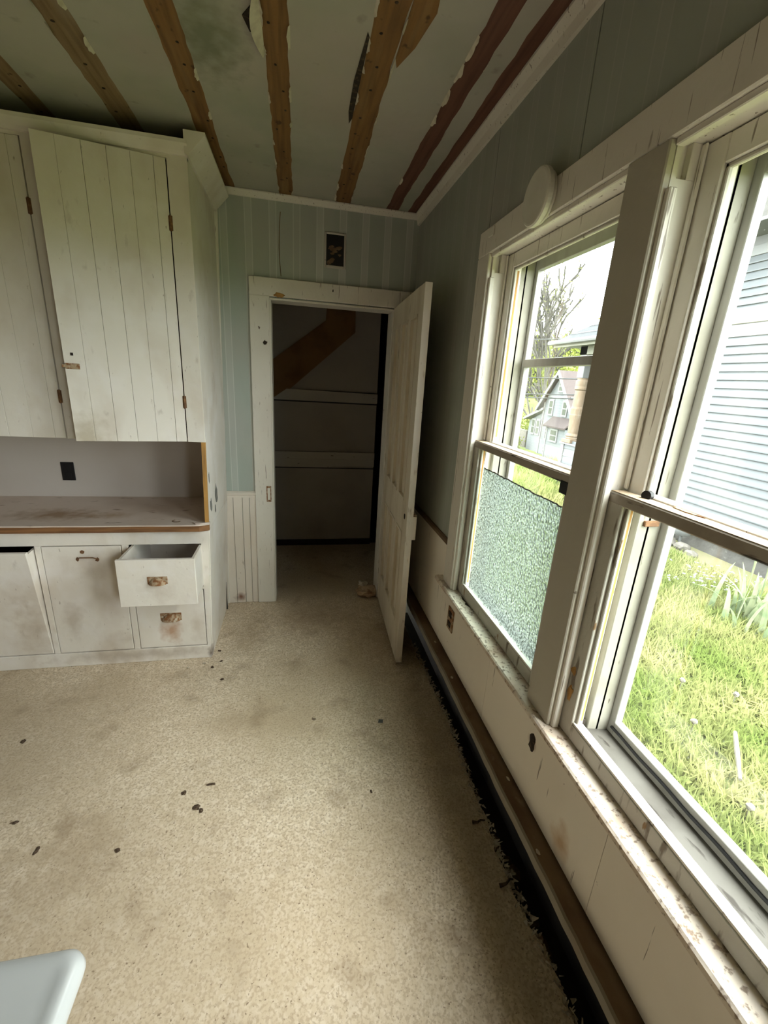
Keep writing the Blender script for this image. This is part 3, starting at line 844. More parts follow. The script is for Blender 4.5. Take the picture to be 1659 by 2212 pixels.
st = 0.105
pw = (DW - 2 * st - 2 * 0.06) / 3
zr = [(Z0, Z0 + 0.22), (0.80, 0.98), (Z1 - 0.12, Z1)]
dbox('stile', 0, st, 0, DT, Z0, Z1, 'doorpaint', 0.002)
dbox('stile', DW - st, DW - 0.0015, 0, DT, Z0, Z1, 'doorpaint', 0.002)
dbox('free_edge', DW - 0.002, DW, 0.0006, DT - 0.0006, Z0, Z1, 'dooredge', 0, label='worn paler closing edge of the door')
for a, b in zr:
    dbox('rail', st, DW - st, 0, DT, a, b, 'doorpaint')
for za, zb in ((zr[0][1], zr[1][0]), (zr[1][1], zr[2][0])):
    for k in range(3):
        xa = st + k * (pw + 0.06)
        if k:
            dbox('muntin', xa - 0.06, xa, 0, DT, za, zb, 'doorpaint')
        dbox('panel', xa, xa + pw, 0.014, DT - 0.012, za, zb, 'doorpaint')
        bm = bmesh.new()
        for (p0, p1, q0, q1) in ((xa, xa + 0.012, za, zb), (xa + pw - 0.012, xa + pw, za, zb), (xa, xa + pw, za, za + 0.012), (xa, xa + pw, zb - 0.012, zb)):
            bx(bm, p0, p1, -0.003, 0.015, q0, q1, Mdoor)
        obj('panel_moulding', bm, 'doorpaint', dr)
# rim lock on the far side, its edge showing
bm = bmesh.new()
bx(bm, DW - 0.09, DW - 0.004, DT, DT + 0.020, 0.80, 0.93, Mdoor)
lk = obj('rim_lock', bm, 'rust', dr, 0.003, label='rusty rim lock on the closing edge')
bm = bmesh.new()
bx(bm, DW - 0.002, DW + 0.0015, 0.008, DT + 0.018, 0.79, 0.92, Mdoor)
obj('lock_face', bm, 'dooredge', dr, 0.001)
bm = bmesh.new()
blob(bm, Mdoor @ Vector((DW - 0.055, -0.0015, 0.905)), (0.004, 0.011, 0.016), 2, 2, 0.1)
obj('knob_hole', bm, 'grime', dr)
bm = bmesh.new()
blob(bm, Mdoor @ Vector((DW - 0.001, 0.020, 0.86)), (0.009, 0.003, 0.011), 3, 1, 0.2)
obj('latch', bm, 'grime', lk)
for z in (0.25, 1.05, 1.80):
    bm = bmesh.new()
    p = Mdoor @ Vector((-0.004, -0.004, 0))
    tube(bm, [(p.x, p.y, z - 0.045), (p.x, p.y, z + 0.045)], 0.006, 8)
    obj('hinge', bm, 'trim', dr)

# ================================================================== WINDOWS
CX0 = CF


def make_window(n, yf, yn, lab, full=True):
    """yf / yn: far and near jamb; sashes set back in the wall"""
    w = thing('window_%d' % n, (XW + 0.06, (yf + yn) / 2, STZ), lab, 'window', kind='structure')
    # jamb linings and head lining
    for y, s in ((yf, 1), (yn, -1)):
        y0, y1 = sorted((y + 0.002 * s, y + 0.018 * s))
        bm = bmesh.new()
        bx(bm, CF + 0.003, 0.95, y0, y1, STZ - 0.01, 2.020)
        bx(bm, 0.768, 0.95, y0, y1, 2.020, HZ)
        obj('jamb', bm, 'trim', w, 0.001)
        # hollow at the top of the jamb where a block is missing
        y2, y3 = sorted((y + 0.0165 * s, y + 0.0195 * s))
        box('jamb_pocket', CF + 0.003, 0.775, y2, y3, 2.005, HZ + 0.002, 'trim', w)
        bm = bmesh.new()
        blob(bm, (0.745, y + 0.006 * s, 2.020), (0.004, 0.003, 0.002), 4, 1, 0.3)
        obj('nail_hole', bm, 'grime', w)
        # stop bead
        y0, y1 = sorted((y + 0.002 * s, y - 0.013 * s))
        bm = bmesh.new()
        bx(bm, 0.724, 0.744, y0, y1, STZ, 2.0 if full else HZ - 0.002)
        bx(bm, 0.786, 0.792, y0, y1, 1.38, HZ - 0.002)
        obj('stop_bead', bm, 'trim', w, 0.003)
        y0, y1 = sorted((y + 0.002 * s, y - 0.020 * s))
        bm = bmesh.new()
        bx(bm, 0.834, 0.872, y0, y1, STZ - 0.02, HZ)
        bx(bm, 0.862, 0.905, y0, y1 if s < 0 else y1, STZ - 0.02, HZ)
        obj('blind_stop', bm, 'stop', w, 0.002)
    bm = bmesh.new()
    bx(bm, XW + 0.0005, 0.95, yn - 0.018, yf + 0.018, HZ, HZ + 0.018)
    obj('head_lining', bm, 'trim', w, 0.001)
    bm = bmesh.new()
    bx(bm, 0.724, 0.744, yn + 0.002, yf - 0.002, HZ - 0.014, HZ)
    obj('head_stop', bm, 'trim', w, 0.002)
    a, b = yn + 0.004, yf - 0.004
    sw = 0.050
    # lower sash
    x0, x1 = 0.748, 0.784
    bm = bmesh.new()
    bx(bm, x0, x1, a, a + sw, STZ + 0.002, 1.376)
    bx(bm, x0, x1, b - sw, b, STZ + 0.002, 1.376)
    bx(bm, x0 + 0.0006, x1 - 0.0006, a + sw, b - sw, STZ + 0.002, 0.715)
    lo = obj('lower_sash', bm, 'sash', w, 0.002)
    bm = bmesh.new()
    bx(bm, x0 - 0.001, x1 + 0.001, a, b, 1.348, 1.376)
    obj('meeting_rail', bm, 'rail', lo, 0.003, label='dirty meeting rail with worn black paint')
    box('rail_dust', x0 + 0.002, x1 + 0.001, a + 0.002, b - 0.002, 1.376, 1.3775, 'raildust', lo)
    # raw edge strips and stepped moulding round the glass
    for y, s in ((a + sw, 1), (b - sw, -1)):
        y0, y1 = sorted((y, y + 0.010 * s))
        box('glazing_bead', x0 + 0.010, x0 + 0.019, y0, y1, 0.715, 1.349, 'sash', lo, 0.002)
        y0, y1 = sorted((y, y + 0.006 * s))
        box('bare_wood_strip', x0 + 0.020, x0 + 0.027, y0, y1, 0.73, 1.346, 'putty', lo)
    bm = bmesh.new()
    for i in range(3):
        bx(bm, x0 + 0.003 + i * 0.007, x0 + 0.009 + i * 0.007, a + sw, b - sw, 0.715, 0.722 - i * 0.003)
    obj('bottom_moulding', bm, 'trim', lo, 0.001)
    if n == 1:
        bm = bmesh.new()
        top = wob(a + sw - 0.004, b - sw - 0.016, 50, 0.0022, 8, 1.268)
        prism(bm, [(a + sw - 0.004, 0.712)] + top + [(b - sw - 0.016, 0.712)], 0, x0 + 0.026, x0 + 0.030)
        obj('pebbled_pane', bm, 'frost', lo, label='pebbled privacy pane slipped down in its sash')
        bm = bmesh.new()
        tube(bm, [(x0 + 0.028, y, z + 0.0015) for y, z in top], 0.0022, 5)
        obj('pane_edge', bm, 'grime', lo)
        bm = bmesh.new()
        bx(bm, x0 - 0.004, x0 + 0.002, a + 0.035, a + 0.075, 1.318, 1.355)
        obj('sash_lock_plate', bm, 'black', lo, 0.002)
    # upper sash
    x0, x1 = 0.794, 0.830
    bm = bmesh.new()
    bx(bm, x0, x1, a, a + sw, 1.34, HZ - 0.003)
    bx(bm, x0, x1, b - sw, b, 1.34, HZ - 0.003)
    bx(bm, x0 + 0.0006, x1 - 0.0006, a + sw, b - sw, 2.030, HZ - 0.003)
    bx(bm, x0 + 0.0006, x1 - 0.0006, a + sw, b - sw, 1.342, 1.380)
    up = obj('upper_sash', bm, 'trim', w, 0.002)
    for y, s in ((a + sw, 1), (b - sw, -1)):
        y0, y1 = sorted((y, y + 0.009 * s))
        box('glazing_bead', x0 + 0.006, x0 + 0.016, y0, y1, 1.38, 2.03, 'sash', up, 0.002)
        y0, y1 = sorted((y - 0.001 * s, y + 0.004 * s))
        box('bare_wood_strip', x0 + 0.018, x0 + 0.026, y0, y1, 1.40, 2.02 if n == 1 else 1.7, 'putty' if n == 1 else 'sash', up)
    box('top_bead', x0 + 0.006, x0 + 0.016, a + sw, b - sw, 2.021, 2.030, 'sash', up, 0.002)
    # storm window: aluminium frame with a bar
    x0, x1 = 0.905, 0.930
    bm = bmesh.new()
    c, d = yn - 0.006, yf + 0.006
    fw = 0.046
    for y0, y1 in ((c, c + fw), (d - fw, d)):
        bx(bm, x0, x1, y0, y1, STZ - 0.03, HZ)
        bx(bm, x0 - 0.008, x0, y0, (y0 + fw * 0.45) if y0 == c else y1, STZ - 0.03, HZ) if y0 == c else bx(bm, x0 - 0.008, x0, y1 - fw * 0.45, y1, STZ - 0.03, HZ)
    bx(bm, x0, x1, c + fw, d - fw, 2.035, HZ)
    bx(bm, x0, x1, c + fw, d - fw, STZ - 0.03, 0.688)
    stf = obj('storm_frame', bm, 'alum', w, 0.0015)
    if n == 1:
        box('storm_bar', x0 - 0.006, x1, c + fw, d - fw, 1.682, 1.712, 'alum', stf, 0.002)
        box('storm_pane', x0 + 0.012, x0 + 0.015, c + fw - 0.004, d - fw + 0.004, 0.686, 1.684, 'glass', stf)
        box('storm_pane', x0 + 0.012, x0 + 0.015, c + fw - 0.004, d - fw + 0.004, 1.710, 2.037, 'glass', stf)
    else:
        box('storm_pane', x0 + 0.012, x0 + 0.015, c + fw - 0.004, d - fw + 0.004, 0.686, 2.037, 'glass_dirty', stf)
    bm = bmesh.new()
    prism(bm, [(0.785, STZ + 0.001), (0.95, STZ - 0.028), (0.95, STZ - 0.06), (0.785, STZ - 0.04)], 1, yn - 0.01, yf + 0.01)
    obj('outer_sill', bm, 'sash_out', w)
    if full:
        # grime and a rubber track on the outer sill
        bm = bmesh.new()
        r = random.Random(n)
        for i in range(90):
            y = r.uniform(a + 0.01, b - 0.01)
            blob(bm, (r.uniform(0.788, 0.815), y, STZ - 0.001), (r.uniform(0.002, 0.006), r.uniform(0.004, 0.014), 0.003), i, 1, 0.4)
        for y in (b - 0.006, b - 0.012):
            for z in (0.68, 0.70, 0.72, 0.75):
                blob(bm, (0.80 + r.uniform(-0.01, 0.02), y, z), (0.008, 0.004, 0.013), int(z * 100), 1, 0.4)
        obj('sill_grime', bm, 'grime', w, kind='stuff', label='black crumbs and mould on the outer sill')
        bm = bmesh.new()
        tube(bm, [(0.902, y, 0.668 + 0.0015 * math.sin(y * 40)) for y in np.linspace(a + 0.01, b - 0.03, 40)], 0.0042, 6)
        obj('rubber_seal', bm, 'black', w)
    return w


make_window(1, WIN[0][0], WIN[0][1], 'far tall sash window with a pebbled pane slipped down')
make_window(2, WIN[1][0], WIN[1][1], 'near tall sash window looking onto the lawn and blue siding')
make_window(3, HB[0][0], HB[0][1], 'wide sash window added unseen behind the camera for fill light', full=False)

# casings and stool
box('trim_10', CF, XW, -0.02 + 0.0, 1.836, HZ, 2.175, 'trim', bevel=0.003, **S(label='long white head casing across both windows', cat='trim'))
box('trim_11', CF, XW, WIN[0][0], 1.836, STZ, HZ, 'trim', bevel=0.003, **S(label='white casing at the far side of the far window', cat='trim'))
box('trim_12', CF - 0.002, XW, WIN[1][0], WIN[0][1], STZ, HZ, 'post', bevel=0.003, **S(label='broad white post between the two windows', cat='trim'))
box('trim_13', CF, XW, 0.03, WIN[1][1], STZ, HZ, 'trim', bevel=0.003, **S(label='white casing at the near side of the near window', cat='trim'))
bm = bmesh.new()
prism(bm, [(XW + 0.012, STZ - 0.024), (0.697, STZ - 0.024), (0.690, STZ - 0.018), (0.690, STZ - 0.005), (0.695, STZ), (0.786, STZ), (0.786, STZ - 0.024)], 1, -0.05, 1.890)
obj('trim_14', bm, 'sill', **S(label='dusty white stool board running under both windows', cat='trim'))
box('trim_15', XW - 0.014, XW, -0.5, 1.86, STZ - 0.05, STZ - 0.024, 'apron', bevel=0.004, **S(label='narrow moulding under the window stool', cat='trim'))
for i, (y0, y1) in enumerate(((-0.34, -0.45), (-1.85, -1.96))):
    box('trim_%d' % (16 + i), CF, XW, y1, y0, STZ, 2.17, 'trim', **S(label='casing of the fill window added behind the camera, %s side' % ('near', 'far')[i], cat='trim'))

# round white cover on the head casing
rc = thing('round_wall_cover', (CF, 1.357, 2.136), 'round white disc fixed on the head casing over the far window', 'wall cover')
for nm, r, xa, xb in (('mounting_ring', 0.067, CF - 0.012, CF), ('disc', 0.075, CF - 0.034, CF - 0.014)):
    bm = bmesh.new()
    ring = []
    prof = [(xb, r - 0.004), (xb - 0.003, r), (xa + 0.005, r), (xa + 0.001, r - 0.004), (xa, r - 0.009)]
    for x, rr in prof:
        ring.append([bm.verts.new((x, 1.357 + rr * math.cos(2 * math.pi * k / 40), 2.136 + rr * math.sin(2 * math.pi * k / 40))) for k in range(40)])
    for p, q in zip(ring, ring[1:]):
        for k in range(40):
            bm.faces.new([p[k], p[(k + 1) % 40], q[(k + 1) % 40], q[k]])
    bm.faces.new(ring[0])
    bm.faces.new(ring[-1])
    obj(nm, bm, 'white', rc)
box('casing_block', CF - 0.006, CF, 1.70, 1.742, 2.135, 2.165, 'white', bevel=0.002, label='tiny white block at the corner of the head casing', cat='block')
bm = bmesh.new()
tube(bm, [(0.79, 0.806, 1.384), (0.775, 0.800, 1.385)], 0.011, 12)
obj('rubber_stop', bm, 'black', label='small grey rubber stopper on the meeting rail of the near window', cat='stopper')
bm = bmesh.new()
prism(bm, [(0.79, 0.735), (0.781, 0.73), (0.776, 0.695), (0.783, 0.655)], 2, 1.3775, 1.3795)
obj('paint_chip', bm, 'rust', label='reddish paint chip on the meeting rail of the near window', cat='paint chip')
box('rust_clip', 0.850, 0.892, 0.858, 0.866, 1.288, 1.302, 'rustdark', bevel=0.001, label='rusty red clip on the frame under the meeting rail', cat='clip')
bm = bmesh.new()
for z0, pts in ((0, [(1.55, STZ + 0.0006), ]),):
    prism(bm, [(0.745, 1.66), (0.738, 1.63), (0.742, 1.60), (0.733, 1.585), (0.744, 1.56), (0.747, 1.53), (0.747, 1.66)], 2, STZ, STZ + 0.001)
obj('bare_patch', bm, 'grime', label='brown bare patch on the stool under the pebbled pane', cat='paint chip')
for i, (y, z, ry, rz) in enumerate(((0.862, 0.795, 0.010, 0.028), (0.868, 0.865, 0.010, 0.012))):
    bm = bmesh.new()
    blob(bm, (0.7475, y, z), (0.002, ry, rz), 60 + i, 2, 0.4)
    obj('bare_patch', bm, 'putty', label='brown bare wood patch on the near window sash stile, %s' % ('lower one', 'upper one')[i], cat='paint chip')
# sockets under the stool
for i, (y, z, lab) in enumerate(((1.715, 0.51, 'blackened wall socket under the far window'), )):
    so = thing('wall_socket', (XW, y, z), lab, 'socket')
    box('plate', XW - 0.006, XW, y - 0.036, y + 0.036, z - 0.058, z + 0.058, 'rust', so, 0.002)
    for dz in (-0.026, 0.026):
        box('receptacle', XW - 0.009, XW - 0.005, y - 0.018, y + 0.018, z + dz - 0.016, z + dz + 0.016, 'grime', so, 0.002)
bm = bmesh.new()
blob(bm, (XW, 0.955, 0.528), (0.005, 0.018, 0.028), 6, 2, 0.4)
obj('wall_hole', bm, 'grime', label='ragged brown hole in the board under the window post', cat='hole')

# ================================================================== BUILT-IN CABINETS
CTZ = 0.824
uc = thing('upper_cabinet', (-1.2, YF + 0.3, 0.83), 'tall white plank-door upper cabinet reaching almost to the ceiling', 'cabinet')
bm = bmesh.new()
vs = [(-0.4595, 0.784), (-0.449, 1.25), (-0.449, 2.44), (-0.470, 2.44), (-0.470, 1.25), (-0.478, 0.784)]
prism(bm, vs, 1, YF + 0.012, YB - 0.018)
obj('side_panel', bm, 'cab', uc, 0.001)
bm = bmesh.new()
prism(bm, [(-0.4585, 0.826), (-0.4495, 1.25), (-0.4695, 1.25), (-0.4775, 0.826)], 1, YF + 0.002, YF + 0.0125)
obj('raw_edge', bm, 'putty', uc, label='bare orange wood edge beside the open niche')
box('face_stile', -0.530, -0.449, YF, YF + 0.018, 1.25, 2.44, 'cab', uc, 0.001)
box('face_stile', -1.060, -0.996, YF, YF + 0.018, 1.25, 2.44, 'cab', uc, 0.001)
box('face_rail', XL, -0.449, YF + 0.0005, YF + 0.0175, 2.425, 2.444, 'cab', uc)
box('bottom_board', XL, -0.470, YF + 0.0185, YB - 0.10, 1.250, 1.268, 'cab', uc)
box('niche_back', XL, -0.470, 2.775, 2.79, 0.824, 1.25, 'nook', uc)
box('cabinet_back', XL, -0.470, 2.80, 2.81, 1.27, 2.42, 'void', uc)
box('top_board', XL, -0.455, YF + 0.019, YB - 0.02, 2.42, 2.435, 'void', uc)
box('shelf', -1.06, -0.472, YF + 0.03, 2.79, 1.83, 1.85, 'void', uc)
bm = bmesh.new()
prism(bm, [(YF + 0.005, 2.438), (YF - 0.010, 2.438), (YF - 0.020, 2.450), (YF - 0.032, 2.474), (YF - 0.032, 2.488), (YF + 0.005, 2.488)], 0, XL, -0.440)
obj('crown', bm, 'cab', uc)
bm = bmesh.new()
prism(bm, [(-0.452, 2.440), (-0.438, 2.434), (-0.430, 2.446), (-0.368, 2.512), (-0.368, 2.522), (-0.452, 2.522)], 1, YF - 0.028, YB - 0.02)
obj('crown', bm, 'cab', uc, label='broad sloping crown board on the cabinet side')


def plank_door(name, hx, wid, z0, z1, ang, cuts, lab, left_hinged=False):
    a = math.radians(ang)
    Md = Matrix(((-math.cos(a), -math.sin(a), 0, hx), (-math.sin(a), math.cos(a), 0, YF), (0, 0, 1, 0), (0, 0, 0, 1)))
    d = bpy.data.objects.new(name, None)
    d.empty_display_size = 0.05
    COL.objects.link(d)
    d.parent = uc
    d.location = Vector((hx, YF, z0)) - world_loc(uc)
    d['label'] = lab
    for z in (z0 + 0.12, z1 - 0.2):
        bm = bmesh.new()
        bx(bm, 0.03, wid - 0.03, 0.017, 0.036, z, z + 0.07, Md)
        obj('batten', bm, 'cab', d)
    cs = [0.0] + cuts + [1.0]
    for i in range(len(cs) - 1):
        g = (0.0009, 0.0005, 0.0005)[i % 3]
        bm = bmesh.new()
        bx(bm, cs[i] * wid + g, cs[i + 1] * wid - g, 0.0, 0.0165, z0, z1, Md)
        obj('plank', bm, 'cab', d, 0.0005)
    for z in (z0 + 0.19, z1 - 0.235):
        bm = bmesh.new()
        p = Md @ Vector((-0.002, -0.003, 0))
        tube(bm, [(p.x, p.y, z - 0.03), (p.x, p.y, z + 0.03)], 0.0045, 8)
        bx(bm, p.x - 0.008, p.x + 0.008, p.y + 0.0005, p.y + 0.004, z - 0.028, z + 0.028)
        obj('hinge', bm, 'rustdark', d)
    return d, Md


d1, Md1 = plank_door('door', -0.5335, 0.462, 1.252, 2.424, 10, [0.10, 0.28, 0.46, 0.645, 0.83], 'plank door standing slightly ajar')
d2, Md2 = plank_door('door', -1.064, 0.50, 1.252, 2.424, 0, [0.09, 0.27, 0.46, 0.66, 0.84], 'closed plank door in the shade of the ajar one')
bm = bmesh.new()
bx(bm, 0.405, 0.458, -0.006, 0.0, 1.566, 1.590, Md1)
bx(bm, 0.418, 0.470, -0.010, -0.005, 1.572, 1.584, Md1)
obj('latch', bm, 'rust', d1, 0.001)
bm = bmesh.new()
bx(bm, 0.424, 0.434, -0.002, 0.0, 1.622, 1.634, Md1)
obj('nail_hole', bm, 'grime', d1)
box('door', -2.1, -1.60, YF, YF + 0.0165, 1.252, 2.424, 'cab', uc)

lc = thing('lower_cabinet', (-1.2, YF + 0.3, 0), 'grimy white base cabinet with an open drawer and tilting bin', 'cabinet')
bm = bmesh.new()
prism(bm, [(-0.488, 0.0), (-0.458, 0.784), (-0.478, 0.784), (-0.508, 0.0)], 1, YF + 0.012, YB - 0.018)
obj('side_panel', bm, 'cab', lc, 0.001)
bm = bmesh.new()
prism(bm, [(-0.492, 0.0), (-0.462, 0.784), (-0.497, 0.784), (-0.505, 0.70), (-0.509, 0.083), (-0.51, 0.0)], 1, YF, YF + 0.02)
obj('face_stile', bm, 'cab', lc)
box('top_rail', XL, -0.485, YF + 0.0005, YF + 0.019, 0.708, 0.784, 'cab', lc, 0.001)
box('toe_board', XL, -0.489, YF - 0.006, YF + 0.019, 0.0, 0.082, 'cab', lc, 0.002)
box('face_stile', -0.892, -0.862, YF, YF + 0.02, 0.082, 0.708, 'cab', lc, 0.001)
box('face_stile', -1.286, -1.259, YF, YF + 0.02, 0.082, 0.708, 'cab', lc, 0.001)
box('face_stile', -1.80, -1.76, YF, YF + 0.02, 0.082, 0.708, 'cab', lc, 0.001)
box('cabinet_back', XL, -0.48, 2.80, 2.81, 0.0, 0.784, 'void', lc)
box('cabinet_floor', XL, -0.51, YF + 0.02, 2.80, 0.06, 0.075, 'void', lc)
box('partition', -0.885, -0.870, YF + 0.02, 2.79, 0.082, 0.78, 'void', lc)
box('drawer_rail', -0.862, -0.506, YF, YF + 0.02, 0.441, 0.453, 'cab', lc)
box('door', -2.4, -1.80, YF, YF + 0.018, 0.085, 0.705, 'cab', lc)
# middle door with a bent-wire pull
md = box('door', -1.2560, -0.8955, YF - 0.001, YF + 0.017, 0.0855, 0.7035, 'cab', lc, 0.0015, label='closed plain door with a wire pull')
bm = bmesh.new()
tube(bm, [(-1.102, YF, 0.634), (-1.096, YF - 0.012, 0.643), (-1.085, YF - 0.016, 0.647), (-1.025, YF - 0.016, 0.647), (-1.012, YF - 0.012, 0.640), (-1.008, YF, 0.630)], 0.0032, 6)
obj('wire_pull', bm, 'rustdark', md)
for (x, z, r) in ((-1.102, 0.634, 0.011), (-1.010, 0.630, 0.011), (-1.075, 0.672, 0.011)):
    bm = bmesh.new()
    blob(bm, (x, YF - 0.001, z), (r, 0.002, r), int(x * -100), 1, 0.3)
    obj('bare_spot', bm, 'rustdark', md)


def cup_pull(parent, cx, y, cz, w, h):
    bm = bmesh.new()
    # half-dome shell open at the bottom
    n, k = 14, 6
    rows = []
    for i in range(k + 1):
        el = math.pi / 2 * i / k
        row = []
        for j in range(n + 1):
            az = math.pi * j / n
            row.append(bm.verts.new((cx - w / 2 * math.cos(az) * math.cos(el), y - 0.004 - 0.022 * math.sin(az) * math.cos(el) - 0.002 * math.sin(el), cz - h * 0.35 + h * 0.8 * math.sin(el))))
        rows.append(row)
    for p, q in zip(rows, rows[1:]):
        for j in range(n):
            bm.faces.new([p[j], p[j + 1], q[j + 1], q[j]])
    bmesh.ops.remove_doubles(bm, verts=bm.verts, dist=0.0004)
    return obj('cup_pull', bm, 'rust', parent, smooth=True)


def flange(parent, cx, y, cz, w, h):
    bm = bmesh.new()
    bx(bm, cx - w / 2 - 0.007, cx + w / 2 + 0.007, y - 0.003, y, cz - h * 0.35, cz + h * 0.55)
    obj('flange', bm, 'rust', parent, 0.002)


# open drawer
DY = 2.066
dw = box('drawer', -0.8535, -0.4965, DY, DY + 0.018, 0.455, 0.7065, 'cab', lc, 0.002, label='empty drawer pulled well out')
box('drawer_side', -0.848, -0.836, DY + 0.018, 2.52, 0.470, 0.700, 'cab', dw)
box('drawer_side', -0.516, -0.504, DY + 0.018, 2.52, 0.470, 0.700, 'cab', dw)
box('drawer_back', -0.836, -0.516, 2.508, 2.52, 0.470, 0.700, 'cab', dw)
box('drawer_bottom', -0.836, -0.516, DY + 0.018, 2.508, 0.470, 0.478, 'ledge', dw)
cup_pull(dw, -0.673, DY, 0.592, 0.078, 0.045)
flange(dw, -0.673, DY, 0.592, 0.078, 0.045)
dl = box('drawer', -0.8585, -0.5125, YF - 0.001, YF + 0.017, 0.0865, 0.4385, 'cab', lc, 0.0015, label='closed lower drawer with rust runs under its pull')
cup_pull(dl, -0.688, YF, 0.272, 0.095, 0.052)
flange(dl, -0.688, YF, 0.272, 0.095, 0.052)
# tilting bin front
bm = bmesh.new()
tl = math.radians(6.2)
Mb = Matrix.Translation((0, YF, 0.085)) @ Matrix.Rotation(tl, 4, 'X')
bx(bm, -1.755, -1.2895, 0, 0.018, 0, 0.615, Mb)
bn = obj('tilting_bin', bm, 'cab', lc, 0.002, label='bin front tipped forward at the top')
bm = bmesh.new()
bx(bm, -1.305, -1.2935, 0.018, 0.16, 0.01, 0.600, Mb)
obj('bin_side', bm, 'cab', bn)
bm = bmesh.new()
bx(bm, -1.745, -1.735, 0.018, 0.16, 0.01, 0.600, Mb)
obj('bin_side', bm, 'cab', bn)

# worktop
ct = thing('countertop', (-1.3, YF + 0.2, 0.784), 'stained grey laminate worktop with a brown edge', 'countertop')
fr_e = wob(-0.53, XL, 60, 0.0012, 4, 2.232)
bm = bmesh.new()
prism(bm, [(-0.4545, 2.255), (-0.4545, 2.2735), (-0.480, 2.2735), (-0.480, 2.775), (XL, 2.775)] + fr_e[::-1] + [(-0.505, 2.234)], 2, 0.8175, CTZ)
obj('laminate', bm, 'counter', ct)
bm = bmesh.new()
prism(bm, [(-0.4565, 2.257), (-0.4565, 2.2735), (-0.481, 2.2735), (-0.481, 2.70), (XL, 2.70), (XL, 2.236), (-0.503, 2.2375)], 2, 0.784, 0.8172)
obj('brown_edge', bm, 'counter_edge', ct, 0.002)
bm = bmesh.new()
prism(bm, [(-0.452, 2.258), (-0.452, 2.272), (-0.535, 2.262), (-0.52, 2.240), (-0.500, 2.241)], 2, 0.8245, 0.8295)
obj('lifted_chip', bm, 'counter', ct)
bm = bmesh.new()
tube(bm, [(-0.625 + 0.02 * math.cos(a), 2.30 + 0.018 * math.sin(a), CTZ + 0.001) for a in np.linspace(2.2, 5.9, 14)], 0.0026, 6)
obj('ring_stain', bm, 'ledge', ct)
# paint lost from the cabinet side
for y, z, ry, rz, k in ((2.34, 0.905, 0.022, 0.035, 1), (2.50, 0.92, 0.035, 0.05, 2), (2.46, 0.845, 0.012, 0.02, 3), (2.31, 1.06, 0.006, 0.03, 4)):
    bm = bmesh.new()
    blob(bm, (-0.4555 + (z - 0.9) * 0.02, y, z), (0.0025, ry, rz), 90 + k, 2, 0.35)
    obj('bare_patch', bm, 'flaked', uc)
# black socket in the niche
so = thing('niche_socket', (-1.322, 2.775, 0.98), 'black socket plate on the back of the niche above the worktop', 'socket')
box('plate', -1.357, -1.288, 2.769, 2.775, 0.924, 1.033, 'black', so, 0.002)
for z in (0.955, 1.002):
    box('receptacle', -1.340, -1.305, 2.7665, 2.769, z - 0.016, z + 0.016, 'black', so, 0.004)

# ================================================================== FIXTURES AND LOOSE THINGS
wv = thing('wall_box', (0.225, YB, 2.22), 'broken black wall box high above the doorway', 'wall box')
bm = bmesh.new()
bx(bm, 0.160, 0.172, YB - 0.008, YB, 2.222, 2.412)
bx(bm, 0.276, 0.288, YB - 0.008, YB, 2.222, 2.412)
bx(bm, 0.172, 0.276, YB - 0.008, YB, 2.400, 2.412)
bx(bm, 0.172, 0.276, YB - 0.008, YB, 2.222, 2.238)
obj('rim', bm, 'pantry_rail', wv, 0.003)
box('hole', 0.171, 0.277, YB - 0.003, YB - 0.0005, 2.236, 2.401, 'black', wv)
bm = bmesh.new()
for i in range(16):
    r = random.Random(i)
    blob(bm, (r.uniform(0.19, 0.255), YB - 0.004, r.uniform(2.295, 2.34)), (0.014, 0.003, 0.007), i, 1, 0.4)
for i in range(5):
    blob(bm, (0.185 + 0.006 * i, YB - 0.004, 2.25 + 0.004 * i), (0.012, 0.004, 0.012), i + 50, 1, 0.4)
obj('crumbled_filling', bm, 'ledge', wv, label='crumbled plaster in the box')

tb = thing('enamel_table', (-0.75, 0.1, 0), 'white enamel-topped table poking into the lower left corner', 'table')
bm = bmesh.new()
cr = 0.028
x1, y1, x0, y0 = -0.304, 0.487, -1.30, -0.35
def rr(x0, x1, y0, y1, r, n=7):
    out = []
    for cx, cy, a0 in ((x1 - r, y1 - r, 0), (x0 + r, y1 - r, 90), (x0 + r, y0 + r, 180), (x1 - r, y0 + r, 270)):
        for i in range(n + 1):
            a = math.radians(a0 + 90 * i / n)
            out.append((cx + r * math.cos(a), cy + r * math.sin(a)))
    return out
rings = []
for ins, z in ((0.010, 0.745), (0.002, 0.748), (0.0, 0.755), (0.002, 0.766), (0.008, 0.774), (0.016, 0.777), (0.026, 0.775)):
    rings.append([bm.verts.new((x, y, z)) for x, y in rr(x0 + ins, x1 - ins, y0 + ins, y1 - ins, max(cr - ins * 0.5, 0.01))])
for p, q in zip(rings, rings[1:]):
    n = len(p)
    for k in range(n):
        bm.faces.new([p[k], p[(k + 1) % n], q[(k + 1) % n], q[k]])
bm.faces.new(rings[0])
bm.faces.new(rings[-1])
obj('enamel_top', bm, 'enamel', tb, smooth=True)
bm = bmesh.new()
for a in ((x0 + 0.12, x1 - 0.12, y1 - 0.14, y1 - 0.12), (x0 + 0.12, x1 - 0.12, y0 + 0.12, y0 + 0.14), (x0 + 0.12, x0 + 0.14, y0 + 0.12, y1 - 0.12), (x1 - 0.14, x1 - 0.12, y0 + 0.12, y1 - 0.12)):
    bx(bm, a[0], a[1], a[2], a[3], 0.65, 0.745)
obj('apron', bm, 'enamel', tb)
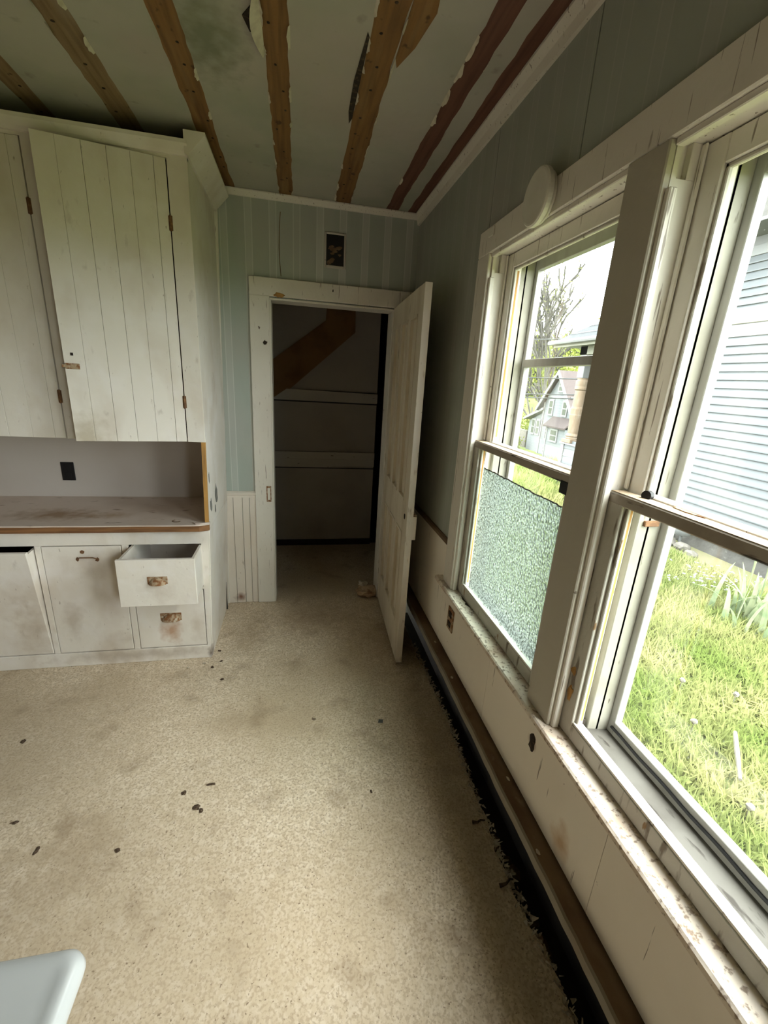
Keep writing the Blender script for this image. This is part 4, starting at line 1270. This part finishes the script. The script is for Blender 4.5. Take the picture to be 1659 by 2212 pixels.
for lx in (x0 + 0.13, x1 - 0.17):
    for ly in (y0 + 0.13, y1 - 0.17):
        bm = bmesh.new()
        lathe(bm, lx + 0.02, ly + 0.02, [(0.014, 0), (0.018, 0.03), (0.022, 0.3), (0.026, 0.66), (0.026, 0.745)], 12)
        obj('leg', bm, 'enamel', tb, smooth=True)

crumbs = [(-0.439, 1.385, 0.012, 0.012, 'dark crumb on the floor, upper one of the close pair near the middle left'), (-0.379, 1.316, 0.017, 0.013, 'largest dark crumb of the floor cluster left of centre'),
          (-0.360, 1.301, 0.009, 0.012, 'dark crumb touching the largest one in the floor cluster'), (-0.344, 1.409, 0.020, 0.006, 'long dark sliver at the right end of the floor cluster'),
          (-0.872, 1.234, 0.010, 0.017, 'dark crumb on the floor above the enamel table corner'), (-0.610, 1.195, 0.012, 0.009, 'lone dark crumb between the table corner and the cluster'),
          (-1.175, 1.738, 0.012, 0.014, 'dark crumb near the left picture edge below the cabinet'), (-1.0, 1.35, 0.016, 0.008, 'dark smear of dirt near the left picture edge'),
          (0.293, 1.286, 0.005, 0.011, 'tiny dark splinter alone on the bright floor')]
for i, (x, y, a, b, lab) in enumerate(crumbs):
    bm = bmesh.new()
    blob(bm, (x, y, 0.002), (a * 0.75, b * 0.75, 0.003), 300 + i, 2, 0.4)
    obj('floor_crumb', bm, 'droppings', label=lab, cat='debris', group='dark crumbs on the floor')
bm = bmesh.new()
prism(bm, [(0.385, 1.640), (0.408, 1.636), (0.413, 1.655), (0.392, 1.660)], 2, 0.0003, 0.003)
obj('square_scrap', bm, 'grey_metal', label='small grey square scrap on the floor in front of the door', cat='scrap')
for i, (pts, lab) in enumerate((([(0.655, 1.10, 0.006), (0.672, 1.093, 0.012), (0.69, 1.104, 0.006), (0.715, 1.106, -0.004)], 'short dark wire end by the torn floor edge, farther one'),
                               ([(0.662, 0.882, 0.006), (0.684, 0.880, 0.014), (0.705, 0.894, 0.010), (0.728, 0.898, -0.006)], 'short dark wire end by the torn floor edge, nearer one'))):
    bm = bmesh.new()
    tube(bm, pts, [0.007, 0.0045, 0.0035, 0.003], 7)
    obj('wire_end', bm, 'droppings', label=lab, cat='wire', group='wire ends at the floor edge')
for i, (x, y) in enumerate(((-0.47, 2.16), (-0.52, 2.20), (-0.43, 2.21), (-0.60, 2.17), (-0.40, 2.05), (-0.455, 2.31))):
    bm = bmesh.new()
    blob(bm, (x, y, 0.003), (0.010, 0.007, 0.004), 500 + i, 1, 0.35)
    obj('plaster_crumb', bm, 'fluff' if i in (1, 3) else 'droppings', label='small crumb on the floor at the foot of the cabinet corner', cat='debris', group='crumbs by the cabinet corner')

# ================================================================== OUTDOORS
GZ = -0.70


def ground_z(x, y):
    z = GZ
    if y > 10.5:
        z -= 3.9 * min(1, (y - 10.5) / 24.0)
    if y > 46:
        z += 0.20 * (y - 46)
    if y > 9:
        z += 0.02 * math.sin(x * 1.3) * math.cos(y * 0.9)
    return z


bm = bmesh.new()
gx = [-20, -6, 0.95, 2, 3, 4, 5, 6, 7, 9, 12, 16, 20, 26, 34, 44, 60, 90, 140, 220]
gy = [-40, -12, -6, -2.2, 0, 2, 4, 6, 8, 9.5, 10.5, 12, 14, 18, 22, 26, 30, 34.5, 40, 46, 56, 70, 90, 120, 170]
vs = [[bm.verts.new((x, y, ground_z(x, y))) for x in gx] for y in gy]
for i in range(len(gy) - 1):
    for j in range(len(gx) - 1):
        bm.faces.new([vs[i][j], vs[i][j + 1], vs[i + 1][j + 1], vs[i + 1][j]])
obj('ground', bm, 'soil', **S(label='lawn and sloping ground outside the windows', cat='ground'))
bm = bmesh.new()
rows = []
for t in np.linspace(-8, 60, 24):
    rows.append([bm.verts.new((t, y, ground_z(t, y) + 0.05)) for y in (13.5, 16, 18, 22)])
for p, q in zip(rows, rows[1:]):
    for k in range(3):
        bm.faces.new([p[k], q[k], q[k + 1], p[k + 1]])
obj('road', bm, 'road', **S(label='pale asphalt road beyond the lawn', cat='road'))

# ---- grass blades and clover
rng = np.random.default_rng(3)


def blades(n, x0, x1, y0, y1, h0, h1, w, name, mat, label, cat, clump=None, lean=0.6):
    P = np.stack([rng.uniform(x0, x1, n), rng.uniform(y0, y1, n), np.full(n, GZ)], 1)
    hgt = rng.uniform(h0, h1, n) * (0.75 + 0.5 * (np.sin(P[:, 0] * 2.3) * np.cos(P[:, 1] * 1.9) * 0.5 + 0.5))
    a = rng.uniform(0, 2 * math.pi, n)
    ln = rng.uniform(0.1, lean, n)
    t = np.stack([np.cos(a) * ln, np.sin(a) * ln, np.ones(n)], 1) * hgt[:, None]
    s = np.stack([-np.sin(a), np.cos(a), np.zeros(n)], 1) * (rng.uniform(0.6, 1.3, n) * w)[:, None]
    mid = P + t * 0.55
    tip = P + t + np.stack([np.cos(a), np.sin(a), np.zeros(n)], 1) * (hgt * ln * 0.5)[:, None]
    V = np.stack([P - s * 0.7, P + s * 0.7, mid + s, mid - s, tip], 1).reshape(-1, 3)
    base = (np.arange(n) * 5)[:, None]
    me = bpy.data.meshes.new(name)
    me.vertices.add(len(V))
    org = np.array([(x0 + x1) / 2, (y0 + y1) / 2, GZ])
    me.vertices.foreach_set('co', (V - org).astype(np.float32).ravel())
    quads = base + np.array([[0, 1, 2, 3]])
    tris = base + np.array([[3, 2, 4]])
    loops = np.concatenate([np.concatenate([quads, tris], 1).ravel()])
    me.loops.add(len(loops))
    me.loops.foreach_set('vertex_index', loops.astype(np.int32))
    me.polygons.add(2 * n)
    st = np.arange(2 * n) // 2 * 7 + (np.arange(2 * n) % 2) * 4
    me.polygons.foreach_set('loop_start', st.astype(np.int32))
    me.update(calc_edges=True)
    me.validate()
    me.materials.append(M[mat])
    o = bpy.data.objects.new(name, me)
    o.location = org
    COL.objects.link(o)
    return tag(o, label, cat, kind='stuff')


blades(70000, 1.15, 5.75, 0.3, 6.6, 0.05, 0.15, 0.0045, 'grass', 'grass', 'bright green lawn grass under the near window', 'grass')
blades(14000, 2.5, 5.5, 3.0, 6.5, 0.08, 0.20, 0.006, 'tall_grass', 'grass', 'taller grass growing near the stone foundation', 'grass')
blades(14000, 3.0, 8.0, 6.5, 11.5, 0.15, 0.45, 0.012, 'meadow_grass', 'grass', 'rank grass at the far end of the lawn', 'grass')
blades(9000, 1.3, 5.5, 0.6, 4.5, 0.03, 0.07, 0.016, 'clover', 'grass', 'broad clover leaves scattered in the lawn', 'clover', lean=1.6)

# ---- iris clump
ir = thing('iris_clump', (4.75, 3.2, GZ), 'clump of broad grey-green iris leaves in front of the foundation', 'plant')
rnd = random.Random(21)
for i in range(34):
    a = rnd.uniform(0, 6.28)
    bxx, byy = 4.75 + rnd.gauss(0, 0.13), 3.2 + rnd.gauss(0, 0.16)
    h = rnd.uniform(0.40, 0.70)
    bend = rnd.uniform(0.05, 0.75)
    w = rnd.uniform(0.020, 0.036)
    bm = bmesh.new()
    prev = None
    for k in range(7):
        t = k / 6
        r = bend * t * t * h * 1.1
        z = GZ + h * (t - 0.45 * bend * t ** 3)
        wd = w * (1 - t) ** 0.6 + 0.0008
        sx, sy = -math.sin(a) * wd, math.cos(a) * wd
        px, py = bxx + math.cos(a) * r, byy + math.sin(a) * r
        q = (bm.verts.new((px - sx, py - sy, z)), bm.verts.new((px + math.cos(a) * 0.004, py + math.sin(a) * 0.004, z + 0.002)), bm.verts.new((px + sx, py + sy, z)))
        if prev:
            bm.faces.new([prev[0], prev[1], q[1], q[0]])
            bm.faces.new([prev[1], prev[2], q[2], q[1]])
        prev = q
    obj('leaf', bm, 'iris', ir)
for i in range(3):
    bm = bmesh.new()
    x, y = 4.72 + 0.06 * i, 3.28 - 0.1 * i
    tube(bm, [(x, y, GZ), (x + 0.02, y, GZ + 0.4), (x + 0.03, y + 0.02, GZ + 0.72)], [0.006, 0.005, 0.012], 6)
    obj('flower_stem', bm, 'iris', ir)
bm = bmesh.new()
for i in range(60):
    x, y = 4.85 + rnd.gauss(0, 0.28), 3.82 + rnd.gauss(0, 0.16)
    z = GZ + rnd.uniform(0.20, 0.34)
    for k in range(2):
        blob(bm, (x + rnd.uniform(-0.02, 0.02), y + rnd.uniform(-0.02, 0.02), z), (0.012, 0.012, 0.007), i, 1, 0.3)
obj('white_blossoms', bm, 'petal', label='small white blossoms in the grass left of the iris', cat='flowers', kind='stuff')
for i, (x, y) in enumerate(((2.75, 1.95), (3.35, 2.15), (3.05, 2.35), (3.7, 1.95), (2.5, 1.35))):
    bm = bmesh.new()
    tube(bm, [(x, y, GZ), (x, y, GZ + 0.11)], 0.003, 5)
    blob(bm, (x, y, GZ + 0.125), (0.022, 0.022, 0.018), i, 2, 0.2)
    obj('dandelion_clock', bm, 'deadwood', label='pale dandelion seed head in the lawn, number %s counted from the stick outward' % ('one', 'two', 'three', 'four', 'five')[i], cat='flower', group='dandelion heads in the lawn')
bm = bmesh.new()
tube(bm, [(2.99, 1.845, GZ + 0.10), (2.82, 1.69, GZ + 0.11), (2.66, 1.53, GZ + 0.09)], [0.013, 0.016, 0.010], 8)
obj('stick', bm, 'deadwood', label='pale straight stick lying in the lawn', cat='stick')

# ---- neighbour's house
NX = 6.3
nh = thing('neighbour_house', (NX + 2, 3.0, GZ), 'pale blue clapboard house across the lawn', 'house')
NY0, NY1 = 2.4, 7.4  # near end cut short out of view so low sky lights the cabinets
box('wall_core', NX + 0.03, NX + 6, NY0, NY1, GZ - 0.3, 6.2, 'found', nh)
box('foundation', NX, NX + 0.03, NY0, NY1, GZ - 0.2, -0.49, 'found', nh)


def lap(z, h, name='clapboard', y0=NY0, y1=NY1, x=NX, par=nh, mat='siding'):
    bm = bmesh.new()
    prism(bm, [(x - 0.006, z), (x - 0.022, z + 0.002), (x - 0.004, z + h + 0.012), (x + 0.03, z + h + 0.012), (x + 0.03, z)], 1, y0, y1) if False else None
    A = [(x - 0.036, z), (x - 0.036, z + 0.014), (x - 0.004, z + h + 0.004), (x + 0.03, z + h + 0.004), (x + 0.03, z)]
    va = [bm.verts.new((p[0], y0, p[1])) for p in A]
    vb = [bm.verts.new((p[0], y1, p[1])) for p in A]
    bm.faces.new(va)
    bm.faces.new(vb[::-1])
    for i in range(5):
        j = (i + 1) % 5
        bm.faces.new([va[i], vb[i], vb[j], va[j]])
    return obj(name, bm, mat, par)


z = -0.49
while z < 2.49:
    lap(z, 0.1195)
    z += 0.1195
box('band_board', NX - 0.03, NX + 0.03, NY0, NY1, 2.499, 2.671, 'white_out', nh, 0.004)
box('band_board', NX - 0.05, NX + 0.03, NY0, NY1, 2.671, 2.817, 'band', nh, 0.006)
z = 2.817
while z < 3.52:
    lap(z, 0.108)
    z += 0.108
box('frieze_board', NX - 0.03, NX + 0.03, NY0, NY1, 3.56, 3.69, 'white_out', nh, 0.004)
bm = bmesh.new()
bx(bm, NX - 0.55, NX + 0.1, NY0, NY1, 3.80, 3.84)
bx(bm, NX - 0.025, NX + 0.03, NY0, NY1, 3.69, 3.80)
obj('eave', bm, 'soffit', nh)
box('corner_board', NX - 0.04, NX + 0.06, NY0 - 0.02, NY0 + 0.10, -0.49, 3.6, 'white_out', nh)
box('corner_board', NX - 0.04, NX + 0.06, NY1 - 0.10, NY1 + 0.02, -0.49, 3.6, 'white_out', nh)
# porch at the far end: skirt wall, turned column, beam and roof
PY0, PY1 = NY1, 9.30
bm = bmesh.new()
bx(bm, NX + 0.02, NX + 3.0, PY0, PY1, GZ, 0.40)
obj('porch_base', bm, 'siding', nh)
z = -0.60
while z < 0.33:
    bm = bmesh.new()
    prism(bm, [(NX - 0.02, z), (NX - 0.02, z + 0.012), (NX + 0.0, z + 0.185), (NX + 0.03, z + 0.185), (NX + 0.03, z)], 1, PY0, PY1 - 0.05) if False else None
    A = [(NX - 0.02, z), (NX - 0.02, z + 0.012), (NX - 0.002, z + 0.19), (NX + 0.03, z + 0.19), (NX + 0.03, z)]
    va = [bm.verts.new((p[0], PY0, p[1])) for p in A]
    vb = [bm.verts.new((p[0], PY1 - 0.06, p[1])) for p in A]
    bm.faces.new(va)
    bm.faces.new(vb[::-1])
    for i in range(5):
        j = (i + 1) % 5
        bm.faces.new([va[i], vb[i], vb[j], va[j]])
    obj('skirt_board', bm, 'siding', nh)
    z += 0.18
box('skirt_corner', NX - 0.035, NX + 0.06, PY1 - 0.09, PY1 + 0.02, GZ, 0.40, 'white_out', nh)
box('porch_cap', NX - 0.07, NX + 3.0, PY0, PY1 + 0.05, 0.40, 0.435, 'white_out', nh)
CXc, CYc = NX + 0.10, 9.12
box('column_plinth', CXc - 0.17, CXc + 0.17, CYc - 0.17, CYc + 0.17, 0.435, 0.525, 'tan', nh, 0.01)
bm = bmesh.new()
lathe(bm, CXc, CYc, [(0.155, 0.525), (0.16, 0.55), (0.15, 0.575), (0.165, 0.60), (0.15, 0.63), (0.125, 0.66), (0.13, 0.70), (0.138, 0.95), (0.155, 1.08), (0.15, 1.10), (0.155, 1.22), (0.15, 1.24), (0.135, 1.27),
                     (0.125, 1.60), (0.12, 1.63), (0.15, 1.655), (0.15, 1.70), (0.14, 1.72), (0.15, 1.78), (0.15, 1.83), (0.12, 1.87), (0.13, 1.90)], 24)
cl = obj('porch_column', bm, 'tan', nh, smooth=False, label='turned tan porch column')
box('column_head', CXc - 0.11, CXc + 0.11, CYc - 0.11, CYc + 0.11, 1.90, 2.40, 'white_out', nh, 0.01)
bm = bmesh.new()
prism(bm, [(CXc + 0.11, 2.40), (CXc + 0.55, 2.40), (CXc + 0.11, 1.97)], 1, CYc - 0.03, CYc + 0.03)
obj('column_bracket', bm, 'soffit', nh)
box('porch_beam', NX - 0.02, NX + 3.0, CYc - 0.12, CYc + 0.12, 2.40, 2.58, 'band', nh)
box('porch_beam', NX - 0.02, NX + 0.22, PY0, CYc + 0.12, 2.402, 2.575, 'band', nh)
box('porch_fascia', NX - 0.42, NX - 0.38, PY0 - 0.2, 9.70, 2.545, 2.66, 'band', nh)
bm = bmesh.new()
bx(bm, NX - 0.40, NX + 3.0, PY0 - 0.2, 9.68, 2.575, 2.60)
obj('porch_soffit', bm, 'white_out', nh)
bm = bmesh.new()   # hipped porch roof
e0 = [(NX - 0.45, PY0 - 0.25, 2.66), (NX - 0.45, 9.75, 2.66), (NX + 3.4, 9.75, 2.66), (NX + 3.4, PY0 - 0.25, 2.66)]
t0_ = [(NX + 0.9, PY0 - 0.25, 3.55), (NX + 0.9, 8.45, 3.55), (NX + 3.4, 8.45, 3.55), (NX + 3.4, PY0 - 0.25, 3.55)]
ev = [bm.verts.new(p) for p in e0]
tv = [bm.verts.new(p) for p in t0_]
for i in range(4):
    j = (i + 1) % 4
    bm.faces.new([ev[i], ev[j], tv[j], tv[i]])
bm.faces.new(ev[::-1])
bm.faces.new(tv)
obj('porch_roof', bm, 'shingle_b', nh)
bm = bmesh.new()
tube(bm, [(NX - 0.50, PY0 - 0.3, 2.64), (NX - 0.50, 9.78, 2.64)], 0.05, 8)
obj('gutter', bm, 'soffit', nh)
for i in range(4):
    t = (i + 1) / 5
    bm = bmesh.new()
    tube(bm, [(NX - 0.45 + 1.35 * t, PY0 - 0.25, 2.665 + 0.89 * t), (NX - 0.45 + 1.35 * t, 9.75 - 1.3 * t, 2.665 + 0.89 * t)], 0.014, 5)
    obj('roof_course', bm, 'soffit', nh)

# stones and junk by the foundation
rnd = random.Random(9)
spots = [(5.95, 5.55, 0.13), (5.8, 5.75, 0.11), (6.05, 5.85, 0.17), (5.7, 5.45, 0.09), (6.0, 5.25, 0.10), (5.85, 6.05, 0.14), (6.1, 6.2, 0.16), (5.9, 5.0, 0.08)]
names = ['largest', 'flattest', 'tallest', 'smallest near', 'roundest', 'leftmost', 'rearmost', 'rightmost']
for i, (x, y, r) in enumerate(spots):
    bm = bmesh.new()
    blob(bm, (x, y, GZ + r * 0.45), (r, r * 1.3, r * 0.75), 700 + i, 2, 0.13)
    obj('field_stone', bm, 'stone', label='rough grey stone heaped by the neighbour foundation', cat='stone', group='stones by the foundation')
mt = thing('utility_meter', (6.1, 5.42, GZ), 'rounded grey metal utility box with pipes by the foundation', 'utility meter')
bm = bmesh.new()
lathe(bm, 6.1, 5.42, [(0.06, -0.52), (0.12, -0.50), (0.13, -0.42), (0.13, -0.32), (0.10, -0.26), (0.04, -0.24)], 16)
obj('body', bm, 'grey_metal', mt, smooth=True)
box('meter_head', 6.02, 6.16, 5.34, 5.50, -0.24, -0.10, 'grey_metal', mt, 0.01)
bm = bmesh.new()
tube(bm, [(6.1, 5.55, GZ), (6.1, 5.55, -0.2), (6.1, 5.50, -0.17)], 0.018, 8)
tube(bm, [(6.1, 5.42, GZ), (6.1, 5.42, -0.51)], 0.02, 8)
obj('pipe', bm, 'grey_metal', mt)

# ---- far house: narrow gable towards the lawn, lean-to on the left, porch in front
FXh = 24.0
fh = thing('far_house', (FXh + 3, 37.3, -4.6), 'white gabled house down the slope beyond the road', 'house')
GY0, GY1, PEAK, EV = 35.1, 39.5, 3.15, 0.45
bm = bmesh.new()
prism(bm, [(GY0, -4.7), (GY1, -4.7), (GY1, EV), ((GY0 + GY1) / 2, PEAK), (GY0, EV)], 0, FXh, FXh + 10)
obj('main_wall', bm, 'farsiding', fh)
ym = (GY0 + GY1) / 2
for s, yy in ((1, GY1), (-1, GY0)):
    bm = bmesh.new()
    prism(bm, [(ym, PEAK + 0.02), (ym, PEAK + 0.25), (yy + s * 0.75, EV - 0.62), (yy + s * 0.70, EV - 0.86)], 0, FXh - 0.45, FXh + 10.4)
    obj('roof_slope', bm, 'shingle', fh)
    bm = bmesh.new()
    prism(bm, [(ym, PEAK - 0.12), (ym, PEAK + 0.27), (yy + s * 0.77, EV - 0.62), (yy + s * 0.72, EV - 0.98)], 0, FXh - 0.52, FXh - 0.44)
    obj('barge_board', bm, 'white_out', fh)
box('gable_trim', FXh - 0.08, FXh, GY0, GY1, 0.95, 1.12, 'white_out', fh)
bm = bmesh.new()
prism(bm, [(GY1, -4.7), (42.4, -4.7), (42.4, -1.55), (GY1, -0.35)], 0, FXh + 0.3, FXh + 6)
obj('lean_to_wall', bm, 'farsiding', fh)
bm = bmesh.new()
prism(bm, [(GY1 - 0.1, -0.30), (GY1 - 0.1, -0.05), (42.95, -1.30), (42.9, -1.52)], 0, FXh - 0.2, FXh + 6.3)
obj('lean_to_roof', bm, 'white_out', fh)


def fwin(y0, y1, z0, z1, x):
    f = box('window', x - 0.10, x, y0 - 0.16, y1 + 0.16, z0 - 0.16, z1 + 0.16, 'white_out', fh)
    zm = (z0 + z1) / 2
    box('pane', x - 0.12, x - 0.098, y0, y1, z0, zm - 0.05, 'darkglass', f)
    box('pane', x - 0.12, x - 0.098, y0, y1, zm + 0.05, z1, 'darkglass', f)


fwin(36.85, 37.35, 1.62, 2.42, FXh)
fwin(38.0, 38.5, -0.58, 0.62, FXh)
fwin(35.75, 36.25, -0.50, 0.60, FXh)
fwin(40.3, 40.75, -2.75, -1.45, FXh + 0.3)
fwin(41.2, 41.65, -2.75, -1.45, FXh + 0.3)
fwin(38.0, 38.45, -2.95, -1.55, FXh)
fwin(38.05, 38.4, -4.3, -3.75, FXh)
bm = bmesh.new()
prism(bm, [(34.6, -4.7), (37.4, -4.7), (37.4, -1.75), (34.6, -1.75)], 0, FXh - 0.6, FXh)
obj('porch_wall', bm, 'farsiding', fh)
bm = bmesh.new()
prism(bm, [(FXh - 0.9, -1.72), (FXh - 0.9, -1.58), (FXh, -0.75), (FXh, -0.95)], 1, 34.3, 37.75)
obj('porch_roof', bm, 'shingle', fh)
fwin(35.7, 36.6, -2.85, -1.95, FXh - 0.6)
box('corner_board', FXh - 0.66, FXh - 0.54, 37.3, 37.45, -4.7, -1.7, 'white_out', fh)
box('corner_board', FXh - 0.06, FXh + 0.06, GY1 - 0.12, GY1 + 0.06, -4.7, EV, 'white_out', fh)
box('garden_wall', 24.6, 24.9, 43.2, 52, -5.5, -2.75, 'stone', label='grey retaining wall left of the far house', cat='wall')

# ---- trees
def grow(bm, p, d, length, rad, depth, rnd, tips, spread=0.5, nseg=4):
    pts, rads = [Vector(p)], [rad]
    q = Vector(p)
    dd = Vector(d).normalized()
    for i in range(nseg):
        dd = (dd + Vector((rnd.gauss(0, 0.09), rnd.gauss(0, 0.09), rnd.gauss(0.03, 0.05)))).normalized()
        q = q + dd * length / nseg
        pts.append(q.copy())
        rads.append(max(0.10, rad * (1 - 0.5 * (i + 1) / nseg)))
    tube(bm, pts, rads, 5, cap=False)
    if depth == 0:
        tips.extend(pts[1:])
        return
    for k in range(rnd.choice((2, 3, 3))):
        i = rnd.randint(1, nseg)
        nd = (dd + Vector((rnd.gauss(0, spread), rnd.gauss(0, spread), abs(rnd.gauss(0.1, 0.2))))).normalized()
        grow(bm, pts[i], nd, length * rnd.uniform(0.5, 0.75), rads[i] * 0.62, depth - 1, rnd, tips, spread, 3)


def leaves(tips, per, size, rad, rnd, bm):
    for t in tips:
        for k in range(per):
            c = Vector(t) + Vector((rnd.gauss(0, rad), rnd.gauss(0, rad), rnd.gauss(0, rad)))
            u = Vector((rnd.gauss(0, 1), rnd.gauss(0, 1), rnd.gauss(0, 1))).normalized() * size
            v = u.cross(Vector((rnd.gauss(0, 1), rnd.gauss(0, 1), rnd.gauss(0, 1)))).normalized() * size * 0.7
            bm.faces.new([bm.verts.new(c + u), bm.verts.new(c + v), bm.verts.new(c - u), bm.verts.new(c - v)])


def tree(name, x, y, h, stems, seed, label, depth=4, per=2, size=0.10, lrad=0.25, mat='leaf_pale', lean=(0, 0), r0=0.22, group=None, spread=0.45):
    rnd = random.Random(seed)
    z = ground_z(x, y)
    t = thing(name, (x, y, z), label, 'tree', group)
    bm = bmesh.new()
    tips = []
    for s in range(stems):
        a = rnd.uniform(0, 6.28)
        k = 0.0 if stems == 1 else 0.22
        grow(bm, (x + 0.2 * math.cos(a) * (stems > 1), y + 0.2 * math.sin(a) * (stems > 1), z - 0.2), (lean[0] + k * math.cos(a), lean[1] + k * math.sin(a), 1), h * rnd.uniform(0.5, 0.6), r0 * rnd.uniform(0.7, 1), depth, rnd, tips, spread, 5)
    obj('trunk', bm, 'bark', t)
    bm = bmesh.new()
    leaves(tips, per, size, lrad, rnd, bm)
    obj('foliage', bm, mat, t, kind='stuff')
    return t


tree('bare_tree', 33.0, 54.0, 17.5, 4, 12, 'tall many-stemmed tree just budding behind the far house', depth=4, per=2, size=0.15, lrad=0.3, mat='leaf_pale', r0=0.26, spread=0.30)
tree('bare_tree', 29.6, 60.5, 13.0, 2, 13, 'slender budding tree left of the tall many-stemmed one', depth=3, per=1, size=0.10, lrad=0.2, mat='leaf_pale', r0=0.15, spread=0.3)
tree('leaning_tree', 29.5, 46.0, 11.0, 1, 14, 'leaning bare trunk in front of the green slope', depth=3, per=2, size=0.10, lrad=0.3, mat='leaf', lean=(-0.30, 0.35), r0=0.20)
tree('leaning_tree', 28.0, 47.0, 9.0, 1, 15, 'second leaning bare trunk nearer the garden wall', depth=3, per=2, size=0.10, lrad=0.3, mat='leaf', lean=(-0.25, 0.35), r0=0.16)
rnd = random.Random(31)
words = ['leftmost', 'second', 'third', 'fourth', 'fifth', 'sixth', 'seventh', 'eighth', 'ninth', 'tenth', 'eleventh', 'twelfth', 'thirteenth', 'fourteenth']
for i in range(9):
    f = i / 8
    y = (64, 84, 104)[i % 3] + rnd.uniform(-2, 2)
    ang = 0.49 + 0.26 * f
    tree('leafy_tree', y * ang, y, rnd.uniform(7, 10), 2, 40 + i, 'young yellow-green tree on the wooded far slope', depth=3, per=9, size=0.30, lrad=0.75, mat='leaf', r0=0.16, group='yellow-green trees on the far slope', spread=0.6)
# shrubs along the far slope and below the garden wall
for i, (x, y, r) in enumerate(((27.9, 46.2, 1.3), (28.5, 49.5, 2.0), (22.9, 43.0, 0.8), (30.5, 50.5, 2.2), (27.2, 51.5, 1.2))):
    rr_ = random.Random(80 + i)
    bm = bmesh.new()
    z0 = ground_z(x, y)
    pts = [Vector((x + rr_.gauss(0, r * 0.45), y + rr_.gauss(0, r * 0.45), z0 + abs(rr_.gauss(0.5, 0.4)) * r)) for k in range(70)]
    leaves(pts, 10, 0.12, 0.3, rr_, bm)
    obj('shrub', bm, 'leaf', label=('round green shrub below the slope, in front of the trees', 'largest green shrub under the leaning trunks', 'small pale shrub at the corner of the far house', 'broad green shrub at the foot of the slope', 'yellow-green shrub beside the garden wall')[i], cat='shrub', group='shrubs by the far slope')
# hill behind everything
bm = bmesh.new()
rows = []
for y in np.linspace(70, 220, 16):
    rows.append([bm.verts.new((x, y, ground_z(x, min(y, 120)) + 2.5 + 1.5 * math.sin(x * 0.21 + y * 0.1) + random.uniform(-0.8, 0.8) - 0.03 * x * (y > 90) * 0)) for x in np.linspace(10, 160, 40)])
for p, q in zip(rows, rows[1:]):
    for k in range(39):
        bm.faces.new([p[k], p[k + 1], q[k + 1], q[k]])
obj('hillside', bm, 'hill', **S(label='yellow-green wooded hillside on the skyline', cat='hill'))
# overhead wires
for i, (ya, za, yb_, zb, lab) in enumerate(((40, 5.6, 14, 3.9, 'topmost overhead wire crossing the sky'), (40, 2.6, 14, 2.25, 'second overhead wire crossing the far gable'),
                                          (40, 1.0, 14, 1.75, 'third overhead wire, just above the lowest'), (40, 0.75, 14, 1.55, 'lowest overhead wire in front of the far house'))):
    bm = bmesh.new()
    tube(bm, [(15.0 + 0.0 * t, ya + (yb_ - ya) * t, za + (zb - za) * t - 0.35 * 4 * t * (1 - t) * 0.3) for t in np.linspace(0, 1, 14)], 0.035, 5)
    obj('overhead_wire', bm, 'wire', label=lab, cat='wire', group='overhead wires')
